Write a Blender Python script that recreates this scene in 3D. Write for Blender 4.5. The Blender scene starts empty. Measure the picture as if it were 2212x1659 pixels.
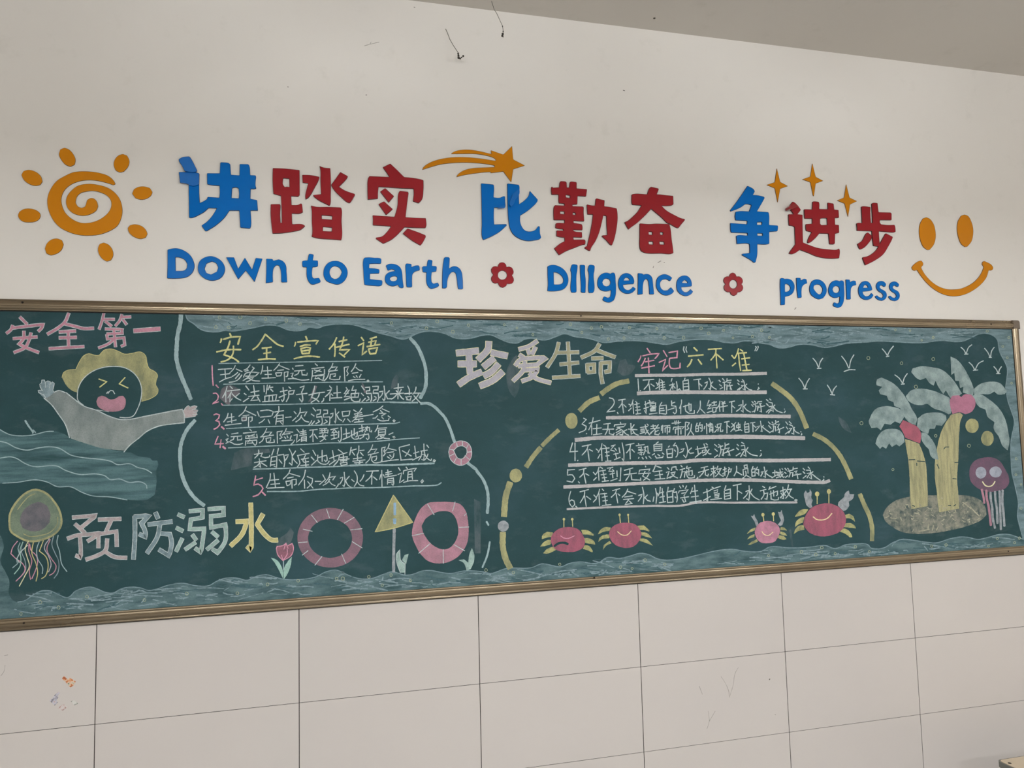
import bpy, bmesh, math, random
from mathutils import Vector, Matrix
from mathutils.geometry import tessellate_polygon
random.seed(7)
S = bpy.context.scene
COL = S.collection

# ------------------------------------------------------------------ camera
IMG_W, IMG_H, FOC = 2212.0, 1659.0, 1620.25
YAW, PITCH, ROLL = -0.252484, 0.0799799, 0.0243229
CAM = Vector((0.66669, -2.614763, 0.521656))
ROT = (Matrix.Rotation(YAW, 3, 'Z') @ Matrix.Rotation(PITCH, 3, 'X') @ Matrix.Rotation(ROLL, 3, 'Y'))
RIGHT, FWD, UP = ROT.col[0], ROT.col[1], ROT.col[2]
cam_data = bpy.data.cameras.new('camera')
cam_data.sensor_fit = 'HORIZONTAL'
cam_data.sensor_width = 36.0
cam_data.lens = 36.0 * FOC / IMG_W
cam_data.clip_start = 0.01
cam = bpy.data.objects.new('camera', cam_data)
COL.objects.link(cam)
m3 = Matrix((RIGHT, UP, -FWD)).transposed()
cam.matrix_world = Matrix.Translation(CAM) @ m3.to_4x4()
S.camera = cam

# ------------------------------------------------------------------ world, exposure, lamps' strength
world = bpy.data.worlds.new('world'); S.world = world
world.use_nodes = True
world.node_tree.nodes['Background'].inputs[0].default_value = (0.9, 0.95, 1.0, 1)
world.node_tree.nodes['Background'].inputs[1].default_value = 0.3
S.view_settings.view_transform = 'Standard'
S.view_settings.look = 'None'
S.view_settings.gamma = 1.0
S.view_settings.use_curve_mapping = False
S.view_settings.exposure = 0.0
TUBE_STRENGTH = 202.0
TUBE_COLOR = (0.92, 0.98, 1.04, 1)

FLOOR_Z, CEIL_Z = -1.45, 2.143
X0, X1, Y1 = -3.2, 5.5, -8.2

# ------------------------------------------------------------------ helpers
def ray(px, py):
    return RIGHT * ((px - IMG_W / 2) / FOC) + FWD - UP * ((py - IMG_H / 2) / FOC)
def on_wall(px, py, depth=0.0):
    """point of the photograph on the plane that lies `depth` metres in front of the wall"""
    d = ray(px, py)
    return CAM + d * ((-depth - CAM.y) / d.y)
def on_level(px, py, z):
    d = ray(px, py)
    return CAM + d * ((z - CAM.z) / d.z)

def lin(v):
    v /= 255.0
    return v / 12.92 if v <= 0.04045 else ((v + 0.055) / 1.055) ** 2.4
def rgb(r, g, b, k=1.0):
    return (min(1, lin(r) * k), min(1, lin(g) * k), min(1, lin(b) * k), 1.0)

# regions of the photograph the outlines below were measured in: origin x, y and magnification
REG = dict(A=(0,300,5.53), B=(360,320,5.53), C=(760,300,5.53), D=(1020,360,7.3733), E=(1240,360,7.3733),
    F=(1560,340,7.3733), G=(1680,380,7.3733), H=(1900,440,7.3733), I=(760,520,7.3733), J=(1040,520,7.3733),
    K=(1240,520,7.3733), L=(1540,520,7.3733), M=(1740,520,7.3733), N=(640,480,11.06),
    a=(0,660,5.53), b=(0,900,5.53), c=(0,1100,5.53), d=(360,1060,5.53), e=(720,1000,5.53),
    f=(370,670,7.3733), g=(650,700,7.3733), h=(440,860,8.5077), i=(690,870,8.5077), j=(960,720,5.53),
    k=(1300,740,8.5077), l=(1520,740,8.5077), m=(1210,900,7.6276), n=(1490,900,6.9125), o=(1400,860,9.2167),
    p=(1640,880,13.825), q=(1040,1020,5.53), r=(1580,1020,6.9125), s=(1640,720,6.9125), t=(1860,740,6.2841),
    u=(1880,940,6.6627), v=(1972,660,9.2167), w=(1972,1080,9.2167), x=(780,0,5.53), y=(0,1359,5.53),
    z=(1480,1200,3.6144), X=(0,0,1.0))
def pts(s, reg):
    """'x,y x,y' in a region (switch region inside with @r) -> photograph pixels"""
    ox, oy, k = REG[reg]; out = []
    for tok in s.split():
        if tok[0] == '@':
            ox, oy, k = REG[tok[1]]; continue
        x, y = tok.split(',')
        out.append((ox + float(x) / k, oy + float(y) / k))
    return out
def strokes(s, reg):
    return [pts(q, reg) for q in s.split(';') if q.strip()]

def sub(a, b): return (a[0] - b[0], a[1] - b[1])
def ln(a): return math.hypot(a[0], a[1])
def smooth(P, closed=True, sharp=38, step=3.0, rnd=0.9):
    """curve through the points; corners sharper than `sharp` degrees stay (slightly rounded)"""
    n = len(P)
    if n < 3: return list(P)
    tan = []; cor = []
    for i in range(n):
        if not closed and i in (0, n - 1):
            tan.append(None); cor.append(False if False else True); continue
        a, b = sub(P[i], P[i - 1]), sub(P[(i + 1) % n], P[i])
        la, lb = ln(a) or 1e-6, ln(b) or 1e-6
        c = max(-1, min(1, (a[0] * b[0] + a[1] * b[1]) / (la * lb)))
        is_c = math.degrees(math.acos(c)) > sharp
        cor.append(is_c)
        t = (a[0] / la + b[0] / lb, a[1] / la + b[1] / lb); lt = ln(t) or 1e-6
        tan.append((t[0] / lt, t[1] / lt))
    out = []
    for i in range(n if closed else n - 1):
        p, q = P[i], P[(i + 1) % n]
        d = sub(q, p); L = ln(d)
        if L < 1e-6: continue
        u = (d[0] / L, d[1] / L)
        t0 = u if cor[i] else tan[i]
        t1 = u if cor[(i + 1) % n] else tan[(i + 1) % n]
        k = max(1, int(L / step))
        if cor[i] and cor[(i + 1) % n]: k = 1
        seg = []
        for j in range(k + 1):
            s = j / k
            h00, h10, h01, h11 = 2*s**3-3*s*s+1, s**3-2*s*s+s, -2*s**3+3*s*s, s**3-s*s
            seg.append((h00*p[0]+h10*t0[0]*L+h01*q[0]+h11*t1[0]*L, h00*p[1]+h10*t0[1]*L+h01*q[1]+h11*t1[1]*L))
        if rnd > 0 and closed:
            r = min(rnd, L * 0.3)
            if cor[i]: seg[0] = (p[0] + u[0] * r, p[1] + u[1] * r)
            if cor[(i + 1) % n]:
                seg[-1] = (q[0] - u[0] * r, q[1] - u[1] * r)
                out += seg
                continue
            out += seg[:-1]
        else:
            out += seg[:-1]
    if not closed: out.append(P[-1])
    # drop doubles
    res = []
    for p in out:
        if not res or ln(sub(p, res[-1])) > 0.05: res.append(p)
    if closed and len(res) > 2 and ln(sub(res[0], res[-1])) < 0.05: res.pop()
    return res
def area2(P):
    return sum(P[i][0] * P[(i + 1) % len(P)][1] - P[(i + 1) % len(P)][0] * P[i][1] for i in range(len(P)))
def inset(P, d):
    """move a closed loop d px to its inner side (loop oriented positive)"""
    n = len(P); out = []
    for i in range(n):
        a, b = sub(P[i], P[i - 1]), sub(P[(i + 1) % n], P[i])
        la, lb = ln(a) or 1e-6, ln(b) or 1e-6
        n1, n2 = (-a[1] / la, a[0] / la), (-b[1] / lb, b[0] / lb)
        m = (n1[0] + n2[0], n1[1] + n2[1]); lm = ln(m)
        if lm < 0.4: m = n1; s = d
        else:
            m = (m[0] / lm, m[1] / lm); s = d / max(0.6, m[0] * n1[0] + m[1] * n1[1])
        out.append((P[i][0] + m[0] * s, P[i][1] + m[1] * s))
    return out

def tag(o, label=None, cat=None, group=None, kind=None):
    if label: o['label'] = label
    if cat: o['category'] = cat
    if group: o['group'] = group
    if kind: o['kind'] = kind
    return o
def empty(name, loc):
    o = bpy.data.objects.new(name, None); COL.objects.link(o); o.location = loc
    o.empty_display_size = 0.05
    return o
def mesh_obj(name, verts, faces, mats, parent=None, midx=None, origin=None, smooth_shade=False):
    """verts in world coordinates; the object's origin goes to `origin` (or its parent's)"""
    org = Vector(origin) if origin is not None else (parent_world(parent) if parent else Vector((0, 0, 0)))
    me = bpy.data.meshes.new(name)
    me.from_pydata([tuple(Vector(v) - org) for v in verts], [], faces)
    for m in (mats if isinstance(mats, (list, tuple)) else [mats]): me.materials.append(m)
    if midx:
        for p, k in zip(me.polygons, midx): p.material_index = k
    if smooth_shade:
        for p in me.polygons: p.use_smooth = True
    me.validate(); me.update()
    o = bpy.data.objects.new(name, me); COL.objects.link(o)
    if parent:
        o.parent = parent
        o.location = org - parent_world(parent)
    else:
        o.location = org
    return o
def parent_world(o):
    v = Vector(o.location)
    while o.parent:
        o = o.parent; v += Vector(o.location)
    return v
class MB:
    """collects boxes, tubes and patches into one mesh"""
    def __init__(s): s.v = []; s.f = []; s.m = []
    def quad(s, P, mi=0):
        k = len(s.v); s.v += [Vector(p) for p in P]; s.f.append(tuple(range(k, k + len(P)))); s.m.append(mi)
    def box(s, lo, hi, mi=0, bev=0.0):
        bm = bmesh.new(); bmesh.ops.create_cube(bm, size=1.0)
        for v in bm.verts:
            v.co = Vector([lo[i] + (v.co[i] + 0.5) * (hi[i] - lo[i]) for i in range(3)])
        if bev > 0:
            bmesh.ops.bevel(bm, geom=bm.edges[:], offset=bev, segments=2, affect='EDGES', profile=0.6)
        s.bm(bm, mi)
    def bm(s, bm, mi=0):
        k = len(s.v); bm.verts.index_update()
        s.v += [v.co.copy() for v in bm.verts]
        for f in bm.faces: s.f.append(tuple(k + v.index for v in f.verts)); s.m.append(mi)
        bm.free()
    def tube(s, P, rad, n=8, mi=0, cap=True):
        P = [Vector(p) for p in P]; rings = []
        for i, p in enumerate(P):
            t = (P[min(i + 1, len(P) - 1)] - P[max(i - 1, 0)]).normalized()
            a = t.orthogonal().normalized() if i == 0 else (rings[-1][1] - t * rings[-1][1].dot(t)).normalized()
            b = t.cross(a); r = rad[i] if isinstance(rad, (list, tuple)) else rad
            k = len(s.v)
            for j in range(n):
                w = 2 * math.pi * j / n
                s.v.append(p + (a * math.cos(w) + b * math.sin(w)) * r)
            rings.append((k, a))
        for (k0, _), (k1, _) in zip(rings, rings[1:]):
            for j in range(n):
                s.f.append((k0 + j, k0 + (j + 1) % n, k1 + (j + 1) % n, k1 + j)); s.m.append(mi)
        if cap:
            s.f.append(tuple(rings[0][0] + j for j in reversed(range(n)))); s.m.append(mi)
            s.f.append(tuple(rings[-1][0] + j for j in range(n))); s.m.append(mi)
    def build(s, name, mats, parent=None, origin=None, smooth_shade=False):
        return mesh_obj(name, s.v, s.f, mats, parent, s.m, origin, smooth_shade)

# ------------------------------------------------------------------ materials
def new_mat(name):
    m = bpy.data.materials.new(name); m.use_nodes = True
    return m, m.node_tree, m.node_tree.nodes['Principled BSDF']
def node(nt, typ, **kw):
    n = nt.nodes.new(typ)
    for k, v in kw.items(): setattr(n, k, v)
    return n
def noise_tex(nt, scale, detail=4, rough=0.55, stretch=(1, 1, 1), rot=(0, 0, 0), coord='Object'):
    tc = node(nt, 'ShaderNodeTexCoord'); mp = node(nt, 'ShaderNodeMapping')
    mp.inputs['Scale'].default_value = stretch; mp.inputs['Rotation'].default_value = rot
    nt.links.new(tc.outputs[coord], mp.inputs['Vector'])
    n = node(nt, 'ShaderNodeTexNoise'); n.inputs['Scale'].default_value = scale
    n.inputs['Detail'].default_value = detail; n.inputs['Roughness'].default_value = rough
    nt.links.new(mp.outputs['Vector'], n.inputs['Vector'])
    return n
def ramp(nt, src, stops):
    r = node(nt, 'ShaderNodeValToRGB')
    while len(r.color_ramp.elements) < len(stops): r.color_ramp.elements.new(0.5)
    for e, (p, c) in zip(r.color_ramp.elements, stops):
        e.position = p; e.color = c if isinstance(c, tuple) else (c, c, c, 1)
    nt.links.new(src, r.inputs['Fac'])
    return r
def mix_col(nt, fac, a, b, mode='MIX'):
    m = node(nt, 'ShaderNodeMix', data_type='RGBA', blend_type=mode)
    for inp, val in ((m.inputs[0], fac), (m.inputs[6], a), (m.inputs[7], b)):
        if hasattr(val, 'is_linked') or hasattr(val, 'links'): nt.links.new(val, inp)
        else: inp.default_value = val
    return m.outputs[2]
def bump(nt, bsdf, src, strength, dist):
    b = node(nt, 'ShaderNodeBump'); b.inputs['Strength'].default_value = strength; b.inputs['Distance'].default_value = dist
    nt.links.new(src, b.inputs['Height']); nt.links.new(b.outputs['Normal'], bsdf.inputs['Normal'])
def plain(name, col, rough=0.6, metal=0.0, var=0.0, vscale=8.0, spec=0.5, bumps=None):
    m, nt, bs = new_mat(name)
    bs.inputs['Roughness'].default_value = rough; bs.inputs['Metallic'].default_value = metal
    bs.inputs['Specular IOR Level'].default_value = spec
    n = noise_tex(nt, vscale)
    lo = tuple(c * (1 - var) for c in col[:3]) + (1,)
    hi = tuple(min(1, c * (1 + var)) for c in col[:3]) + (1,)
    nt.links.new(ramp(nt, n.outputs['Fac'], [(0.3, lo), (0.7, hi)]).outputs['Color'], bs.inputs['Base Color'])
    if bumps:
        nb = noise_tex(nt, bumps[0], 3); bump(nt, bs, nb.outputs['Fac'], bumps[1], bumps[2])
    return m

BOARD = rgb(41, 67, 69)
K = 1.0
_chalk = {}
def chalk(name, col, lo=0.55, hi=1.0, scale=40, stretch=(1, 1, 1), rot=(0, 0, 0), grain=0.25):
    """chalk on the board: pigment that covers the green in streaks and grains"""
    if name in _chalk: return _chalk[name]
    m, nt, bs = new_mat(name)
    bs.inputs['Roughness'].default_value = 0.95; bs.inputs['Specular IOR Level'].default_value = 0.1
    a = noise_tex(nt, scale, 5, 0.6, stretch, rot)
    g = noise_tex(nt, 420, 2, 0.6)
    fa = ramp(nt, a.outputs['Fac'], [(0.33, lo), (0.62, hi)])
    fg = ramp(nt, g.outputs['Fac'], [(0.3, 1 - grain), (0.55, 1.0)])
    mul = node(nt, 'ShaderNodeMath', operation='MULTIPLY')
    nt.links.new(fa.outputs['Color'], mul.inputs[0]); nt.links.new(fg.outputs['Color'], mul.inputs[1])
    nt.links.new(mix_col(nt, mul.outputs[0], BOARD, rgb(*col, K)), bs.inputs['Base Color'])
    _chalk[name] = m
    return m

# ------------------------------------------------------------------ flat chalk marks and acrylic plates
BOARD_D = 0.010      # the board's face stands 10 mm in front of the wall
_layer = [0]
def layer():
    _layer[0] = (_layer[0] + 1) % 40
    return _layer[0] * 4e-6
def fill_mesh(loops, depth):
    """loops: outer + holes in px -> verts, faces at depth"""
    vs = [[Vector((x, -y, 0)) for x, y in L] for L in loops]
    flat = [p for L in loops for p in L]
    tris = tessellate_polygon(vs)
    verts = [on_wall(x, y, depth) for x, y in flat]
    faces = []
    for t in tris:
        a, b, c = (verts[k] for k in t)
        nrm = (b - a).cross(c - a)
        if nrm.length < 1e-12: continue
        faces.append(tuple(t) if nrm.y < 0 else tuple(reversed(t)))
    return verts, faces
def ribbon(P, w, depth, taper=0.75, jit=0.10):
    """a chalk stroke through the px points, w px wide"""
    Q = smooth(P, closed=False, sharp=60, step=4.0) if len(P) > 2 else list(P)
    # resample straight parts so the edge can wobble
    R = [Q[0]]
    for a, b in zip(Q, Q[1:]):
        L = ln(sub(b, a)); k = max(1, int(L / 6.0))
        for j in range(1, k + 1): R.append((a[0] + (b[0] - a[0]) * j / k, a[1] + (b[1] - a[1]) * j / k))
    Q = R; n = len(Q); left = []; right = []
    if n < 2: return [], []
    d0 = sub(Q[1], Q[0]); l0 = ln(d0) or 1; d1 = sub(Q[-1], Q[-2]); l1 = ln(d1) or 1
    e = w * 0.22
    Q = [(Q[0][0] - d0[0] / l0 * e, Q[0][1] - d0[1] / l0 * e)] + Q + [(Q[-1][0] + d1[0] / l1 * e, Q[-1][1] + d1[1] / l1 * e)]
    n = len(Q)
    for i in range(n):
        a = Q[max(0, i - 1)]; b = Q[min(n - 1, i + 1)]; d = sub(b, a); L = ln(d) or 1e-6
        nx, ny = -d[1] / L, d[0] / L
        hw = w * 0.5 * (1 + random.uniform(-jit, jit))
        if i in (0, n - 1): hw *= taper * 0.8
        # mitre at corners
        if 0 < i < n - 1:
            u, v = sub(Q[i], a), sub(b, Q[i]); c = (u[0]*v[0]+u[1]*v[1]) / ((ln(u) or 1e-6) * (ln(v) or 1e-6))
            hw *= min(1.35, 1 / max(0.3, math.sqrt(max(0.0, (1 + c) / 2))))
        left.append((Q[i][0] + nx * hw, Q[i][1] + ny * hw)); right.append((Q[i][0] - nx * hw, Q[i][1] - ny * hw))
    verts = [on_wall(x, y, depth) for x, y in left + right]
    faces = []
    for i in range(n - 1):
        f = (i, i + 1, n + i + 1, n + i)
        nrm = (verts[f[1]] - verts[f[0]]).cross(verts[f[2]] - verts[f[0]])
        faces.append(f if nrm.y < 0 else tuple(reversed(f)))
    return verts, faces
class Mark:
    """one chalk mark: patches and strokes on the board's face"""
    def __init__(s, lift=0.0004): s.v = []; s.f = []; s.m = []; s.lift = lift
    def add(s, vf, mi=0):
        k = len(s.v); s.v += vf[0]; s.f += [tuple(k + i for i in f) for f in vf[1]]; s.m += [mi] * len(vf[1])
    def line(s, P, w, mi=0, **kw):
        s.add(ribbon(P, w, BOARD_D + s.lift + layer(), **kw), mi); return s
    def lines(s, txt, reg, w, mi=0, **kw):
        for P in strokes(txt, reg): s.line(P, w, mi, **kw)
        return s
    def area(s, loops, mi=0, wob=0.0):
        L = []
        for P in loops:
            Q = smooth(P, True, 42, 3.0, 0.6)
            if wob: Q = [(x + random.uniform(-wob, wob), y + random.uniform(-wob, wob)) for x, y in Q]
            L.append(Q)
        s.add(fill_mesh(L, BOARD_D + s.lift + layer()), mi); return s
    def areas(s, txt, reg, mi=0, wob=0.25):
        for P in strokes(txt, reg): s.area([P], mi, wob)
        return s
    def disc(s, cx, cy, rx, ry, reg, mi=0, wob=0.3, n=22):
        ox, oy, k = REG[reg]
        P = [(ox + (cx + rx * math.cos(2 * math.pi * q / n)) / k + random.uniform(-wob, wob),
              oy + (cy + ry * math.sin(2 * math.pi * q / n)) / k + random.uniform(-wob, wob)) for q in range(n)]
        s.add(fill_mesh([P], BOARD_D + s.lift + layer()), mi); return s
    def build(s, name, mats, parent, label=None):
        o = mesh_obj(name, s.v, s.f, mats, parent, s.m)
        if label: o['label'] = label
        return o

PLATE_D = 0.006
def plate(name, loops_list, mats, parent=None, rim=0.55, base=0.0006, warp=None, depth=None):
    """acrylic cut-out: each entry of loops_list = [outer, hole, ...] in px; mats = [face, edge]"""
    V = []; F = []; M = []; D = depth or PLATE_D
    dep = (lambda x, y: D + (warp(x, y) if warp else 0.0))
    for loops in loops_list:
        prep = []
        for i, P in enumerate(loops):
            Q = smooth(P, True, 38, 2.2, 0.9)
            if (area2(Q) > 0) != (i == 0): Q.reverse()
            prep.append(Q)
        ins = [inset(Q, rim) for Q in prep]
        k = len(V)
        # face
        flat = [p for L in ins for p in L]
        tris = tessellate_polygon([[Vector((x, -y, 0)) for x, y in L] for L in ins])
        V += [on_wall(x, y, dep(x, y)) for x, y in flat]
        for t in tris:
            a, b, c = (V[k + q] for q in t)
            nn = (b - a).cross(c - a)
            if nn.length < 1e-12: continue
            F.append(tuple(k + q for q in (t if nn.y < 0 else reversed(t)))); M.append(0)
        # chamfer + side
        off = 0
        for Q, Iq in zip(prep, ins):
            n = len(Q); k1 = len(V)
            V += [on_wall(x, y, dep(x, y) - 0.0012) for x, y in Q]
            k2 = len(V)
            V += [on_wall(x, y, dep(x, y) - 0.0012) * 1.0 for x, y in Q]
            for q in range(k2, k2 + n):
                V[q] = Vector((V[q].x, -base, V[q].z))
            for q in range(n):
                r_ = (q + 1) % n
                for f in ((k + off + q, k + off + r_, k1 + r_, k1 + q), (k1 + q, k1 + r_, k2 + r_, k2 + q)):
                    F.append(f); M.append(1)
            off += n
    if parent is None:
        zs = [v.z for v in V]; xs = [v.x for v in V]
        org = Vector(((min(xs) + max(xs)) / 2, 0, min(zs)))
        o = mesh_obj(name, V, F, mats, None, M, origin=org)
    else:
        o = mesh_obj(name, V, F, mats, parent, M)
    bm = bmesh.new(); bm.from_mesh(o.data)
    bmesh.ops.recalc_face_normals(bm, faces=[f for f in bm.faces if f.material_index == 1])
    bm.to_mesh(o.data); bm.free()
    return o
# ------------------------------------------------------------------ the room
def wall_mat(name, col, stain=0.03):
    m, nt, bs = new_mat(name)
    bs.inputs['Roughness'].default_value = 0.72; bs.inputs['Specular IOR Level'].default_value = 0.3
    n = noise_tex(nt, 1.1, 5, 0.6)
    n2 = noise_tex(nt, 9.0, 6, 0.65)
    c1 = ramp(nt, n.outputs['Fac'], [(0.3, tuple(c * (1 - stain) for c in col[:3]) + (1,)), (0.7, col)])
    c2 = ramp(nt, n2.outputs['Fac'], [(0.28, (0.94, 0.94, 0.93, 1)), (0.42, (1, 1, 1, 1))])
    nt.links.new(mix_col(nt, 1.0, c1.outputs['Color'], c2.outputs['Color'], 'MULTIPLY'), bs.inputs['Base Color'])
    nb = noise_tex(nt, 35, 5); bump(nt, bs, nb.outputs['Fac'], 0.08, 0.004)
    return m
M_WALL = wall_mat('wall_paint', rgb(225, 218, 209))
M_CEIL = wall_mat('ceiling_paint', rgb(203, 196, 186))
def slab(name, lo, hi, mat):
    b = MB(); b.box(lo, hi)
    return tag(b.build(name, mat), kind='structure')
slab('wall_back', (X0 - 0.2, 0.0, FLOOR_Z), (X1 + 0.2, 0.2, CEIL_Z), M_WALL)
slab('wall_left', (X0 - 0.2, Y1, FLOOR_Z), (X0, 0.0, CEIL_Z), M_WALL)
slab('wall_right', (X1, Y1, FLOOR_Z), (X1 + 0.2, 0.0, CEIL_Z), M_WALL)
slab('wall_front', (X0 - 0.2, Y1 - 0.2, FLOOR_Z), (X1 + 0.2, Y1, CEIL_Z), M_WALL)
slab('ceiling', (X0 - 0.2, Y1 - 0.2, CEIL_Z), (X1 + 0.2, 0.2, CEIL_Z + 0.2), M_CEIL)
M_FLOOR = plain('floor_terrazzo', rgb(152, 150, 147), 0.45, var=0.12, vscale=60)
slab('floor', (X0 - 0.2, Y1 - 0.2, FLOOR_Z - 0.1), (X1 + 0.2, 0.2, FLOOR_Z), M_FLOOR)

# glazed tile dado under the board: 600 x 300 tiles with dark joints
M_TILE, nt, bs = new_mat('glazed_tile')
bs.inputs['Roughness'].default_value = 0.22; bs.inputs['Specular IOR Level'].default_value = 0.35
n1 = noise_tex(nt, 0.9, 3)
nt.links.new(ramp(nt, n1.outputs['Fac'], [(0.3, rgb(194, 185, 178)), (0.7, rgb(199, 190, 182))]).outputs['Color'], bs.inputs['Base Color'])
bs.inputs['Roughness'].default_value = 0.3
M_JOINT = plain('dirty_joint', rgb(40, 33, 29), 0.95, var=0.35, vscale=14)
dado = MB()
dado.box((X0, -0.0012, FLOOR_Z), (X1, 0.0, 0.012), 1)
J = 0.0011
row = 0; zt = 0.012
while zt > FLOOR_Z + 0.01:
    zb = max(FLOOR_Z, -0.3 * (row + 1) if row else -0.3)
    u = -6
    while u * 0.6 < X1:
        xa, xb = max(X0, u * 0.6 + J * 1.15), min(X1, (u + 1) * 0.6 - J * 1.15)
        if xb > xa + 0.02:
            dado.box((xa, -0.003, zb + J * 0.75), (xb, -0.0008, (zt if row == 0 else zt - J * 0.75)), 0, 0.0004)
        u += 1
    zt = zb; row += 1
tag(dado.build('trim_1', [M_TILE, M_JOINT]), kind='structure')

# ------------------------------------------------------------------ fluorescent lamps hung from the ceiling
M_TUBE, nt, bs = new_mat('lit_tube')
bs.inputs['Base Color'].default_value = (1, 1, 1, 1)
bs.inputs['Emission Color'].default_value = TUBE_COLOR
bs.inputs['Emission Strength'].default_value = TUBE_STRENGTH
M_LAMPW = plain('white_lamp_enamel', rgb(235, 233, 228), 0.4, var=0.02)
LAMPS = [(-0.2, -3.0, 0, 'white hung fluorescent lamp, left one of the three in the row near the board'), (1.75, -3.0, 0, 'white hung fluorescent lamp, middle one of the three in the row near the board'),
         (3.7, -3.0, 0, 'white hung fluorescent lamp, right one of the three in the row near the board'), (1.65, -5.5, 1, 'white hung fluorescent lamp hung crosswise, farthest from the board')]
LAMP_Z = 1.50
def lamp(x, y, cross, label):
    t = empty('ceiling_lamp', (x, y, LAMP_Z)); tag(t, label, 'lamp', 'hung fluorescent lamps')
    def pt(a, l, z): return (x + l, y + a, LAMP_Z + z) if cross else (x + a, y + l, LAMP_Z + z)
    def bx(b, a0, l0, z0, a1, l1, z1, bev):
        p, q = pt(a0, l0, z0), pt(a1, l1, z1)
        b.box([min(p[i], q[i]) for i in range(3)], [max(p[i], q[i]) for i in range(3)], bev=bev)
    b = MB(); bx(b, -0.06, -0.64, 0.07, 0.06, 0.64, 0.11, 0.004); b.build('housing', M_LAMPW, t)
    for q in (-0.04, 0.04):
        b = MB(); b.tube([pt(q, -0.59, 0.022), pt(q, 0.59, 0.022)], 0.014, 12); b.build('tube', M_TUBE, t)
    for s in (-1, 1):
        b = MB(); bx(b, -0.06, s * 0.605 - 0.012, 0.008, 0.06, s * 0.605 + 0.012, 0.08, 0.002); b.build('lamp_holder', M_LAMPW, t)
    for s in (-1, 1):
        b = MB(); b.tube([pt(0, s * 0.45, 0.105), (pt(0, s * 0.45, 0)[0], pt(0, s * 0.45, 0)[1], CEIL_Z)], 0.004, 6); b.build('hanger_rod', M_LAMPW, t)
for x, y, cr, lab in LAMPS: lamp(x, y, cr, lab)
# ------------------------------------------------------------------ acrylic slogan on the wall
def acrylic(name, col, k=1.0):
    m, nt, bs = new_mat(name)
    bs.inputs['Base Color'].default_value = rgb(*col, k)
    bs.inputs['Roughness'].default_value = 0.16
    bs.inputs['Specular IOR Level'].default_value = 0.08
    n = noise_tex(nt, 5.0, 2); bump(nt, bs, n.outputs['Fac'], 0.12, 0.02)
    n2 = noise_tex(nt, 3.0, 3)
    c = rgb(*col, k)
    nt.links.new(ramp(nt, n2.outputs['Fac'], [(0.3, tuple(v * 0.95 for v in c[:3]) + (1,)), (0.7, tuple(min(1, v * 1.05) for v in c[:3]) + (1,))]).outputs['Color'], bs.inputs['Base Color'])
    return m
BLUE = [acrylic('blue_acrylic', (6, 97, 172), 1.08), plain('blue_cut_edge', rgb(6, 36, 84), 0.5)]
RED = [acrylic('red_acrylic', (139, 33, 38), 1.08), plain('red_cut_edge', rgb(66, 8, 12), 0.5)]
ORANGE = [acrylic('orange_acrylic', (193, 120, 18), 1.08), plain('orange_cut_edge', rgb(120, 78, 24), 0.5)]

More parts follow.
